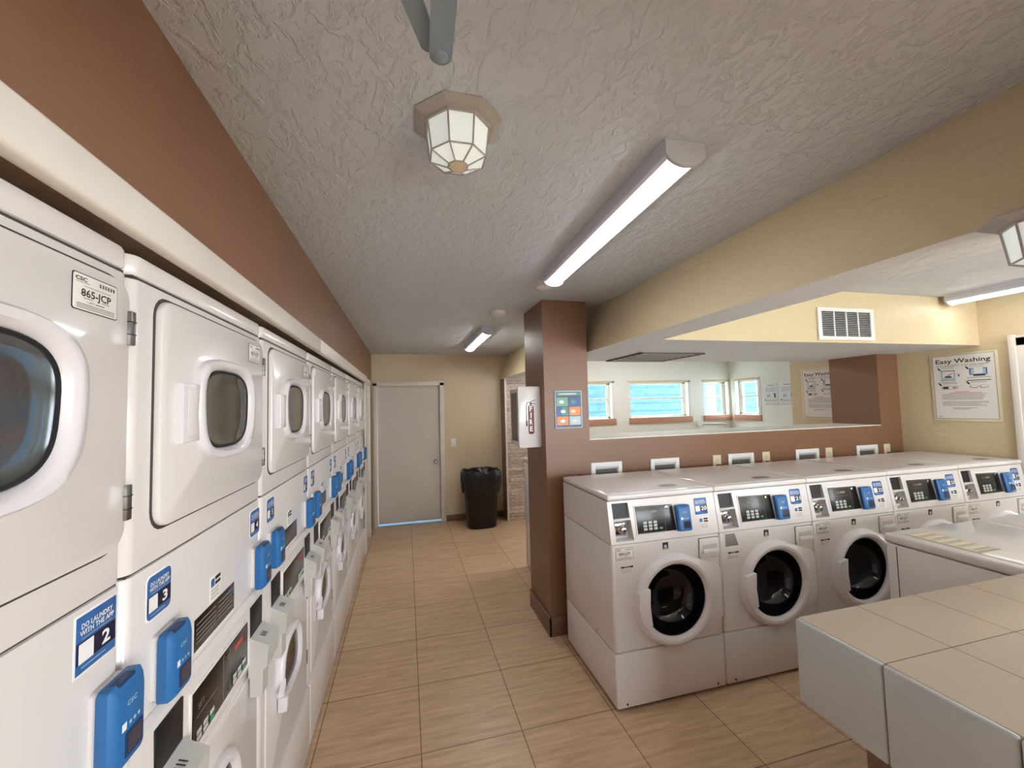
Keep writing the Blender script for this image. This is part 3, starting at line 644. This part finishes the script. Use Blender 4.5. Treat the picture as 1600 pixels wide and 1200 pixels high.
    # lid
    b = MB(); b.rbox(0, .69, .022, D, 1.097, 1.128, ENAMEL, .011, 3); b.rbox(.030, .660, .06, D-.02, 1.126, 1.1305, ENAMEL, .0015, 1); b.build('top_panel', r)
    b = MB(); pts = sellipse(.46, 0, .062, .036, 24, 2.2); b.loft([[(u, .14+z, 1.1302) for u, z in pts], [(u, .14+z, 1.1325) for u, z in pts]], OVAL); pts = sellipse(.46, 0, .045, .018, 20, 3); b.loft([[(u, .14+z, 1.1326) for u, z in pts], [(u, .14+z, 1.1329) for u, z in pts]], GREY)
    b.build('logo_plate', r)
    b = MB(); b.plate(rrect(.545, .680, .742, .852, .008), -.001, .0012, SEAM, .0004); b.plate(rrect(.548, .677, .745, .849, .008), 0, .010, PLASTIC, .003)
    b.plate(rrect(.566, .662, .782, .816, .006), .0095, .0112, COIN, .0004); b.rbox(.562, .668, -.024, -.008, .768, .792, PLASTIC, .005, 2); b.build('detergent_drawer', r)
    round_door(r, .368, .545, .246, .677, 0)
    b = MB(); b.plate(rrect(.314, .350, .815, .853, .001), -.001, .0008, INK, .0002); b.text('e', .332, .835, .02, .0011, PAPER, .018, .02); b.quad(.318, .346, .818, .821, .0011, PAPER); b.build('energy_sticker', r)
    b = MB(); b.plate(rrect(.052, .128, .714, .753, .001), -.001, .0006, PAPER, .0002); b.quad(.054, .072, .742, .752, .001, INK); b.quad(.108, .127, .742, .752, .001, INK); b.quad(.072, .108, .742, .752, .001, GREY)
    for z in (.733, .725, .718): b.quad(.056, .122, z, z+.002, .001, GREY)
    b.build('small_sticker', r)
    b = MB()
    for x in (.06, .63): b.lathe([(.006, .003), (.006, .005), (.002, .006)], (x, 0, .04), INK, 10, 'y')
    b.build('screw', r)
    return r
WX, WY = 1.056, 2.045
wp = make_washer(); ws = []
wl = ['first from the brown column, number 20 sticker', 'second from the brown column, number 21 sticker', 'middle of the five, number 22 sticker', 'fourth from the brown column, number 23 sticker', 'last by the yellow wall, number 24 sticker']
for k in range(5):
    r = wp if k == 0 else copy_tree(wp); r.location = (WX+k*SW, WY, 0); ws.append(r)
for k, r in enumerate(ws):
    tag(r, 'white front-loading washer, '+wl[k], 'washing machine', 'front-loading washers below the pass-through')
    ho = [c for c in kids(r) if c.name.startswith('control_housing')][0]
    tf = Matrix.Translation((0, 0, .87)) @ Matrix.Rotation(math.atan2(-.033, .224), 4, 'X') @ Matrix.Translation((0, 0, -.87))
    sm = sticker_mb(.545, .637, .978, 1.076, 0, str(20+k), k == 0); sm.v = [tf @ v for v in sm.v]; sm.build('app_sticker', ho)
    if k != 1: label_mb(.026, .130, .787, .850, .0, '884-JCP').build('id_label', r)
    else:
        b = MB(); b.plate([(.04, .855), (.04, .785), (.13, .785), (.105, .855)], -.001, .0006, GREY, .0002); b.build('sticker_residue', r)
# scratch on the first washer's side
b = MB(); b.add([(-.0006+.002, .20, .33), (-.0006+.002, .24, .30), (-.0006+.002, .243, .302), (-.0006+.002, .203, .333)], [(0, 1, 2, 3)], GREY)
sc_ = b.build('scratch', ws[0], 0)

# plain machines: one backs onto the partition in the back room, two stand behind the counter
def plain_machine(name, loc, rz, D=.70, ztop=.93, label='', paper=False, group=None):
    r = empty(name, loc, rz)
    b = MB(); cab(b, .002, .688, D, .02, ztop-.052, .016, .004); b.box(.0012, .004, .048, .052, .05, ztop-.06, SEAM); b.box(.686, .6888, .048, .052, .05, ztop-.06, SEAM); b.build('cabinet', r)
    b = MB(); b.rbox(0, .69, -.005, D, ztop-.048, ztop-.004, ENAMEL, .012, 3)
    b.rbox(.05, .64, .04, D-.04, ztop-.008, ztop, ENAMEL, .003, 2); b.build('top_panel', r)
    b = MB(); b.rbox(.10, .59, -.012, .004, .30, ztop-.12, ENAMEL, .008, 2); b.rbox(.12, .20, -.02, -.010, .5, .6, PLASTIC, .004); b.build('front_panel', r)
    if paper:
        b = MB()
        # local u runs towards -x once the machine is turned round
        b.rbox(.495, .640, .065, .345, ztop, ztop+.0015, STRIP, .0004, 1)
        for k in range(5): b.box(.505, .632, .078+k*.05, .1+k*.05, ztop+.0016, ztop+.0019, IVORY); b.box(.505, .60, .106+k*.05, .109+k*.05, ztop+.0016, ztop+.0019, GREY)
        b.box(.495, .64, .335, .338, ztop+.0016, ztop+.0019, INK)
        b.build('instruction_strip', r)
    tag(r, label, 'washing machine', group); return r
plain_machine('washing_machine', (1.166+.69, 4.115, 0), PI, .74, 1.105, 'white washing machine side showing behind the brown column')
plain_machine('washing_machine', (2.395+.69, 1.62, 0), PI, .57, .93, 'white machine with instruction strip on its lid behind the tiled counter', True, 'machines behind the tiled counter')
plain_machine('washing_machine', (3.087+.69, 1.62, 0), PI, .57, .93, 'white machine at the right edge behind the tiled counter, no strip on lid', False, 'machines behind the tiled counter')

# ------------------------------------------------------------------ tiled folding counter
r = empty('tiled_counter', (1.133, 1.030, 0)); tag(r, 'tiled folding counter with glossy white edge tiles in the foreground', 'counter')
Z = .97
b = MB(); b.rbox(.014, 2.9, -.90, -.0, Z-.05, Z, CTILE, .0025, 2); b.build('counter_top', r)
for i in range(4):
    b = MB(); y1, y0 = -i*.236-.001, -(i+1)*.236+.001; b.rbox(0, .016, y0, y1, Z-.242, Z-.0005, TABLEW, .006, 3)
    b.build('edge_tile', r)
b = MB(); b.box(.012, .018, -.93, -.003, Z-.23, Z-.01, GREY); b.box(.016, 2.9, -.90, -.004, Z-.22, Z-.045, DARKWOOD); b.build('counter_core', r, 0)
b = MB(); b.box(.19, 2.6, -.86, -.045, 0, Z-.215, BASEB); b.build('support_wall', r, 0)

# ------------------------------------------------------------------ lamps
def tube_light(name, loc, rz, Lg, label, wd=.15, DIFF=DIFF):
    r = empty(name, loc, rz); tag(r, label, 'light', 'fluorescent ceiling lights')
    h = wd/2
    prof = [(-h, 0), (-h, -.032), (-h*.93, -.045), (-h*.72, -.052)]
    pr = prof+[(-x, z) for x, z in prof[::-1]]
    b = MB(); b.loft([[(x, -Lg/2, z) for x, z in pr], [(x, Lg/2, z) for x, z in pr]], FIXT); b.build('housing', r, 20)
    n = 10; arc = [(-h*.72+1.44*h*i/n, -.0525-.020*math.sin(PI*i/n)**.7) for i in range(n+1)]
    b = MB(); b.loft([[(x, y, z) for x, z in arc] for y in (-Lg/2+.012, Lg/2-.012)], DIFF, True, True); b.build('diffuser', r, 60)
    for s in (-1, 1):
        b = MB(); a2 = [(-h*.98, -.001)]+[(-h*.98, -.04)]+[(-h*.98+1.96*h*i/n, -.045-.034*math.sin(PI*i/n)**.6) for i in range(n+1)]+[(h*.98, -.04), (h*.98, -.001)]
        b.loft([[(x, s*(Lg/2-.006), z) for x, z in a2], [(x, s*(Lg/2+.006), z) for x, z in a2]], FIXT); b.build('end_cap', r, 30)
    return r
tube_light('fluorescent_light', (.835, 1.635, CH), -.033, 1.24, 'lit fluorescent ceiling light nearest the camera, running towards the brown column', .135)
tube_light('fluorescent_light', (.79, 4.52, CH), 0, 1.22, 'small lit fluorescent light on the ceiling before the far door', .14, DIFF2)
tube_light('fluorescent_light', (4.17, 1.60, CH), 0, 1.24, 'lit fluorescent light close to the yellow wall at the right edge', .15)
tube_light('fluorescent_light', (.80, -1.3, CH), 0, 1.24, 'lit fluorescent ceiling light behind the camera', .135)
tube_light('fluorescent_light', (3.4, 4.9, CH), PI/2, 1.24, 'added fluorescent ceiling light brightening the back room, hidden above the pass-through', .135, DIFF2)  # unseen fixture, added to brighten the back room
tube_light('fluorescent_light', (2.3, 4.4, CH), PI/2, 1.24, 'added fluorescent ceiling light brightening the back room near the column', .135, DIFF2)  # second unseen fixture, added for more light in the back room
tube_light('fluorescent_light', (3.0, -.9, CH), 0, 1.24, 'added unseen fluorescent ceiling light behind the counter side of the room', .135)  # out-of-view fixture, added for extra tube light

def octo(name, loc, label, s=1.0):
    r = empty(name, loc); tag(r, label, 'light', 'octagonal ceiling lamps')
    R8 = lambda rr, z, ph=PI/8: [(rr*s*math.cos(ph+i*PI/4), rr*s*math.sin(ph+i*PI/4), z*s) for i in range(8)]
    b = MB(); b.loft([R8(.125, 0), R8(.125, -.004), R8(.105, -.014), R8(.094, -.016), R8(.092, -.022)], LAMPB); b.build('lamp_base', r, 0)
    b = MB(); b.loft([R8(.086, -.018), R8(.076, -.098), R8(.028, -.118)], LAMPG, False, True); b.build('glass_shade', r, 0)
    b = MB(); A, B_, C_ = R8(.0885, -.018), R8(.0785, -.099), R8(.028, -.120)
    for i in range(8):
        j = (i+1) % 8
        for p, q in ((A[i], B_[i]), (B_[i], C_[i]), (B_[i], B_[j]), (C_[i], C_[j]), (A[i], A[j])): b.tube([p, q], .0024*s, LAMPB, 6)
    b.build('lamp_cage', r, 30)
    b = MB(); b.lathe([(.024*s, -.119*s), (.022*s, -.123*s), (.004*s, -.124*s)], (0, 0, 0), IVORY, 16); b.build('finial', r)
    return r
octo('ceiling_lamp', (.145, 1.085, CH), 'octagonal caged glass ceiling lamp in the middle of the ceiling')
octo('ceiling_lamp', (1.395, .545, 2.03), 'octagonal caged glass lamp under the dropped beam, cut by the right picture edge')

b = MB(); b.lathe([(.065, 0), (.065, -.012), (.056, -.026), (.02, -.03)], (.745, 3.26, CH), PLASTIC, 28); tag(b.build('smoke_detector'), 'round white smoke detector on the ceiling left of the column', 'smoke detector')
b = MB(); b.lathe([(.055, 0), (.052, -.010), (.03, -.020), (.004, -.023)], (.885, 2.50, CH), WHITE, 28); tag(b.build('ceiling_cover_plate'), 'small round white cover on the ceiling beyond the fluorescent light', 'cover plate')

# ------------------------------------------------------------------ door closer reflection, built as a solid arm above the viewpoint
r = empty('door_closer_reflection', (0, 0, 0)); tag(r, 'reflection of a door closer arm, built solid at the top edge', 'door closer')
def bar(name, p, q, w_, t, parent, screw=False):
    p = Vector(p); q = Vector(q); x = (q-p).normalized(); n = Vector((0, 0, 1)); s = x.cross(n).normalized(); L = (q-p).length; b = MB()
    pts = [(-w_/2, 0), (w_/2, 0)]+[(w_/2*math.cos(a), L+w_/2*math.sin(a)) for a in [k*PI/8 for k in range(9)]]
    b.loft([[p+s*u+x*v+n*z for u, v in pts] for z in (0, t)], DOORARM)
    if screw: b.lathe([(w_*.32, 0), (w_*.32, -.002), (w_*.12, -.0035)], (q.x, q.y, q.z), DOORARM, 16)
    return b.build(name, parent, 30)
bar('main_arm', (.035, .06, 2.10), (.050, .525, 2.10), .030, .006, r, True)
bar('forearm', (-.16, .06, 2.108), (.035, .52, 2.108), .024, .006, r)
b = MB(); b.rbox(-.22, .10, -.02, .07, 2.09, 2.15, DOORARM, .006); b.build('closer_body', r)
b = MB(); b.box(-.47, 1.33, -.14, -.021, 2.05, CH, TRIMW); struct(b.build('trim_4', smooth=0))

# ------------------------------------------------------------------ wall fittings
# fire extinguisher cabinet on the column's corridor side
r = empty('fire_extinguisher_cabinet', (.977, 2.93, 1.32)); tag(r, 'white fire extinguisher cabinet lettered FIRE on the brown column', 'extinguisher cabinet')
b = MB()
for a in ((-.165, 0, .03, .26, .015, .025), (-.165, 0, .03, .26, .43, .44), (-.165, 0, .25, .26, .015, .44), (-.008, 0, .03, .26, .015, .44), (-.168, -.158, .03, .05, .015, .44), (-.168, -.158, .24, .26, .015, .44), (-.168, -.158, .03, .26, .015, .045), (-.168, -.158, .03, .26, .41, .44)): b.box(*a, PLASTIC)
b.build('cabinet_body', r, 0)
b = MB()
b.v = []; 
pl = rrect(-.175, .004, .0, .455, .018)
b.plate(pl, -.034, .0, ENAMEL, .006); o = b.build('cabinet_front', r)
b = MB(); cx = -.075
b.plate(rrect(cx-.024, cx+.020, .10, .315, .016), 0, .001, FIRERED, .0002)
b.lathe([(.010, .0005), (.010, .0012)], (cx-.002, 0, .325), FIRERED, 12, 'y')
for k, ch in enumerate('FIRE'): b.text(ch, cx-.002, .290-k*.050, .036, .0014, WHITE, .024 if ch != 'I' else .008, .04)
b.tube([(cx-.010, -.001, .335), (cx-.030, -.001, .335), (cx-.038, -.001, .30), (cx-.038, -.001, .20)], .003, FIRERED, 6); b.tube([(cx-.038, -.001, .20), (cx-.036, -.001, .16)], .005, INK, 6)
b.tube([(cx-.01, -.001, .335), (cx+.030, -.001, .355)], .0025, INK, 6); b.tube([(cx-.005, -.001, .330), (cx+.032, -.001, .325)], .0025, INK, 6)
b.build('fire_decal', o)
b = MB(); b.lathe([(.045, 0), (.050, .02), (.050, .24), (.03, .28), (.014, .30), (.014, .33)], (-.085, .15, .0255), FIRERED, 20); b.tube([(-.10, .14, .34), (-.145, .12, .30), (-.148, .12, .15)], .007, RUBBER, 8)
tag(b.build('fire_extinguisher'), 'red fire extinguisher barely visible inside the white wall cabinet', 'fire extinguisher'); bpy.data.objects['fire_extinguisher'].location = (.977, 2.93, 1.32)

# colour poster on the column
r = empty('care_poster', (1.052, 2.8335, 1.458)); tag(r, 'small framed poster with six coloured panels on the brown column', 'poster')
b = MB(); b.plate(rrect(0, .214, 0, .276, .003), -.001, .008, PLBLUE, .001); b.build('poster_frame', r)
b = MB(); b.quad(.008, .206, .008, .268, .0086, NAVY)
for (i, j, m) in ((0, 2, PGREEN), (1, 2, PBLUE), (0, 1, TEAL), (1, 1, ORANGE), (0, 0, ORANGE), (1, 0, PLBLUE)):
    x0, z0 = .014+i*.098, .024+j*.070; b.quad(x0, x0+.088, z0, z0+.063, .0089, m)
    c = (x0+.044+random.uniform(-.015, .015), z0+.03); pts = sellipse(c[0], c[1], .020, .013, 12, 2); b.add([(u, -.0092, z) for u, z in pts], [list(range(12))], (WHITE, WHITE, WHITE, IVORY, IVORY, TEAL)[i*3+j])
b.quad(.014, .054, .094, .157, .0091, PBLUE); b.quad(.01, .204, .24, .264, .0089, TEAL); b.text('The fabric care poster', .105, .252, .008, .0092, WHITE, .15) if False else b.quad(.03, .17, .249, .256, .0092, WHITE)
b.quad(.012, .06, .010, .020, .0092, PBLUE); b.build('poster_print', r)

# easy washing posters
def easy_poster(loc, rz, label):
    r = empty('washing_poster', loc, rz); tag(r, label, 'poster', 'printed washing instruction posters')
    W_, H_ = .44, .575; b = MB(); b.plate(rrect(0, W_, 0, H_, .008), -.0005, .002, IVORY, .0005); b.build('poster_sheet', r)
    b = MB(); d = .0026; b.quad(.02, W_-.02, .02, H_-.012, d-.0003, INK); b.quad(.0225, W_-.0225, .0225, H_-.0145, d, PAPER)
    b.text('Easy Washing', W_/2, H_-.062, .036, d+.0005, INK, W_*.80, .014)
    b.text('HIGH EFFICIENCY', W_*.28, H_-.101, .008, d+.0005, INK, W_*.36, .01); b.text('& TOP LOAD WASHER', W_*.68, H_-.101, .009, d+.0005, INK, W_*.38, .01)
    e = d+.0005
    for (u, z) in ((.05, .37), (.235, .37)):
        b.add([(u, -e, z+.09), (u+.01, -e, z+.09), (u+.028, -e, z+.068), (u+.015, -e, z+.064)], [(0, 1, 2, 3)], INK)
        for k in range(3): b.quad(u+.03, u+.12, z+.094-k*.007, z+.0955-k*.007, e, GREY)
    # machine drawings
    b.quad(.072, .170, .355, .430, e, PLBLUE); b.quad(.085, .158, .372, .425, e+.0002, PAPER); b.quad(.072, .170, .428, .433, e+.0003, STBLUE); b.quad(.10, .145, .372, .384, e+.0003, INK)
    b.add([(.11, -e-.0004, .385), (.15, -e-.0004, .41), (.153, -e-.0004, .405), (.115, -e-.0004, .38)], [(0, 1, 2, 3)], RED)
    b.quad(.066, .172, .346, .352, e, GREY); b.quad(.066, .172, .330, .335, e, GREY); b.quad(.18, .2, .395, .40, e, GREY); b.quad(.188, .198, .38, .392, e, INK)
    b.quad(.262, .372, .385, .440, e, STBLUE); b.quad(.270, .364, .39, .434, e+.0002, PLBLUE); b.quad(.290, .345, .395, .440, e+.0003, PAPER); b.quad(.285, .36, .375, .385, e+.0002, INK); b.quad(.245, .39, .362, .366, e, GREY); b.quad(.245, .39, .337, .343, e, INK)
    for (u, z) in ((.05, .24), (.235, .245)):
        b.add([(u, -e, z+.09), (u+.01, -e, z+.09), (u+.028, -e, z+.066), (u+.015, -e, z+.062)], [(0, 1, 2, 3)], INK)
        b.quad(u+.03, u+.13, z+.078, z+.082, e, GREY)
    b.plate(rrect(.072, .182, .270, .300, .01), d, e, GREY, .0001); b.plate(rrect(.076, .178, .273, .297, .008), e, e+.0003, PAPER, .0001); b.quad(.082, .120, .276, .294, e+.0005, INK); b.quad(.145, .172, .279, .291, e+.0005, GREY)
    for u in (.262, .322):
        pts = sellipse(u+.022, .288, .026, .013, 18, 2.4); b.add([(x, -e, z) for x, z in pts], [list(range(18))], GREY); pts = sellipse(u+.024, .290, .022, .010, 18, 2.4); b.add([(x, -e-.0003, z) for x, z in pts], [list(range(18))], PAPER)
    b.quad(.16, .25, .246, .250, e, RED); b.quad(.12, .33, .236, .240, e, RED)
    rr = random.Random(3)
    for k in range(13):
        z = .226-k*.0105
        if k in (5, 10): continue
        x1 = .37 if k < 10 else .31; x0 = .07 if k < 10 else .14
        b.quad(x0, x1-rr.random()*.06, z, z+.0035, e, GREY)
    b.text('CSC', .05, .038, .008, e, INK, .03, .02); b.build('poster_print', r)
easy_poster((RX-.003, 2.606, 1.406), -PI/2, 'laminated Easy Washing poster on the yellow wall by the right door')
easy_poster((RX-.003, 3.845, 1.392), -PI/2, 'Easy Washing poster seen through the pass-through, half hidden by the brown jamb')
def notice(loc, label):
    r = empty('notice_sheet', loc, -PI/2); tag(r, label, 'notice', 'paper notices in the back room'); b = MB(); b.plate(rrect(0, .262, 0, .345, .002), -.0005, .002, WHITE, .0004); b.build('paper_sheet', r)
    b = MB(); e = .0025; b.text('Operation', .131, .315, .014, e, INK, .12, .02)
    for k in range(4): b.quad(.03, .23-.02*(k % 2), .27-k*.018, .274-k*.018, e, GREY)
    b.quad(.06, .12, .13, .17, e, PLBLUE); b.quad(.19, .215, .12, .19, e, INK); b.quad(.02, .035, .07, .10, e, INK); b.quad(.05, .23, .08, .084, e, GREY); b.quad(.05, .23, .065, .069, e, GREY); b.quad(.02, .24, .02, .024, e, GREY); b.build('print', r)
notice((BX-.003, 5.338, 1.535), 'white paper notice on the back room wall, nearer the corner window')
notice((BX-.003, 5.050, 1.535), 'white paper notice on the back room wall, partly cut by the yellow wall')

# air vent register on the soffit face
r = empty('air_vent', (2.855, 2.268, 2.048)); tag(r, 'white louvred air vent on the yellow soffit face', 'vent')
b = MB(); W_, H_ = .535, .236; b.plate(rrect(0, W_, 0, H_, .003), 0, .003, WHITE, .001)
for a in ((0, .035, 0, H_), (W_-.035, W_, 0, H_), (.034, W_-.034, 0, .028), (.034, W_-.034, H_-.028, H_)): b.rbox(a[0], a[1], -.012, -.002, a[2], a[3], WHITE, .0015, 1)
for u in (.147, .262, .377): b.rbox(u, u+.012, -.010, -.002, .02, H_-.02, WHITE, .002)
b.quad(.03, W_-.03, .025, H_-.025, .0034, RUBBER); b.build('vent_frame', r)
b = MB()
for k in range(13):
    z = .036+k*.0132; b.add([(.033, -.0085, z), (W_-.033, -.0085, z), (W_-.033, -.005, z+.0042), (.033, -.005, z+.0042)], [(0, 1, 2, 3)], WHITE)
b.build('vent_slats', r, 0)
# return grille under the soffit
r = empty('ceiling_grille', (1.80, 2.865, 2.03)); tag(r, 'rectangular slatted grille under the low soffit above the pass-through', 'grille')
b = MB(); W_, D_ = .60, .58
for a in ((0, .025, 0, D_), (W_-.025, W_, 0, D_), (0, W_, 0, .025), (0, W_, D_-.025, D_)): b.rbox(a[0], a[1], a[2], a[3], -.012, -.001, GRILL, .0015)
b.build('grille_frame', r)
b = MB()
for k in range(5): b.rbox(.025, W_-.025, .105+k*.09, .125+k*.09, -.0105, -.004, GRILL, .001)
b.build('grille_bars', r)
b = MB(); b.box(.02, W_-.02, .02, D_-.02, -.0046, -.0005, WHITE); b.build('grille_filter', r, 0)

# outlets and supply boxes on the partition
def outlet(x, plug, label):
    r = empty('wall_outlet', (x, PY, 1.07)); tag(r, label, 'outlet', 'wall outlets behind the front-loading washers')
    b = MB(); b.plate(rrect(0, .078, 0, .118, .003), -.001, .006, IVORY, .002)
    for z in (.030, .076): b.plate(rrect(.022, .056, z-.012, z+.014, .006), .005, .0072, IVORY, .0004); b.quad(.031, .034, z-.005, z+.006, .0074, INK); b.quad(.044, .047, z-.005, z+.006, .0074, INK)
    b.build('cover_plate', r)
    if plug:
        b = MB(); b.rbox(.022, .055, -.036, -.0076, .018, .044, RUBBER, .005, 2); b.tube([(.04, -.03, .03), (.06, -.045, .022), (.10, -.05, .0), (.12, -.045, -.06)], .005, RUBBER, 8); b.build('power_plug', r)
outlet(1.200, True, 'ivory outlet with black plug beside the brown column')
outlet(2.416, True, 'ivory outlet with black plug left of the third supply box')
outlet(2.910, True, 'ivory outlet with black plug right of the third supply box')
outlet(3.598, False, 'ivory outlet without a plug, right of the fourth supply box')
outlet(4.298, True, 'ivory outlet with black plug nearest the yellow wall')
for i, (x, lb) in enumerate(((1.334, 'first supply box from the brown column'), (1.838, 'second supply box from the brown column'), (2.562, 'supply box between two plugged outlets'), (3.262, 'fourth supply box, left of the empty outlet'), (3.958, 'supply box nearest the yellow wall'))):
    r = empty('supply_box', (x, PY, .99)); tag(r, 'white recessed washer '+lb, 'supply box', 'washer supply boxes')
    b = MB(); W_, H_ = .258, .20
    for a in ((0, .034, 0, H_), (W_-.034, W_, 0, H_), (.03, W_-.03, 0, .03), (.03, W_-.03, H_-.036, H_)): b.rbox(a[0], a[1], -.010, .0, a[2], a[3], WHITE, .003)
    b.build('box_flange', r); b = MB(); b.quad(.03, W_-.03, .025, H_-.03, .0012, COIN); b.quad(.04, W_-.04, .025, H_-.05, .0016, mat('recess_grey', (96, 92, 84), .6)); b.build('recess', r)
# light switch, conduit
r = empty('light_switch', (.622, FY, 1.062)); tag(r, 'white light switch on the beige wall right of the far door', 'light switch')
b = MB(); b.plate(rrect(0, .076, 0, .118, .003), -.001, .006, WHITE, .002); b.build('cover_plate', r); b = MB(); b.rbox(.033, .043, -.016, -.005, .048, .068, WHITE, .002); b.build('toggle', r)
r = empty('wall_conduit', (0, 0, 0)); tag(r, 'white surface conduit with round box under the corner windows', 'conduit')
b = MB(); b.tube([(4.90, FY-.02, 1.245), (5.33, FY-.02, 1.235), (5.45, FY-.02, 1.20), (5.50, FY-.02, 1.12), (5.50, FY-.02, .6)], .012, VINYL, 8); b.build('conduit_pipe', r)
b = MB(); b.lathe([(.055, 0), (.055, .035), (.045, .045)], (4.86, FY, 1.245), VINYL, 20, 'y'); b.build('junction_box', r)

# ------------------------------------------------------------------ bin with liner
r = empty('trash_can', (.985, 5.66, 0)); tag(r, 'black trash can with bag folded over its rim by the far wall', 'trash can')
b = MB(); Lp = []
for z, a_, b_ in ((0, .185, .15), (.02, .20, .165), (.62, .235, .195), (.70, .24, .20)): Lp.append([(u, y, z) for u, y in sellipse(0, 0, a_, b_, 40, 3.2)])
Lp += [[(u, y, z) for u, y in sellipse(0, 0, a_, b_, 40, 3.2)] for z, a_, b_ in ((.70, .225, .185), (.30, .20, .165))]
b.loft(Lp, BIN); b.build('bin_body', r)
b = MB(); rg = random.Random(5); Lp = []; ph = [rg.uniform(0, 6.28) for _ in range(4)]
def fold(i, amp): t = 2*PI*i/60; return amp*(math.sin(5*t+ph[0])+.7*math.sin(9*t+ph[1])+.5*math.sin(14*t+ph[2]))
for z, a_, b_, am, zm in ((.50, .258, .216, .006, .030), (.56, .268, .225, .007, .01), (.66, .275, .232, .006, .006), (.735, .272, .230, .005, .008), (.765, .258, .216, .004, .010), (.76, .235, .195, .005, .008), (.68, .215, .176, .010, .004), (.50, .18, .15, .012, 0), (.35, .10, .08, .01, 0)):
    Lp.append([(u*(1+fold(i, am)/.2), y*(1+fold(i, am)/.2), z+fold(i+7, zm)*.6) for i, (u, y) in enumerate(sellipse(0, 0, a_, b_, 60, 3.0))])
b.loft(Lp, BAG, False, True); b.build('bin_liner', r, 60)
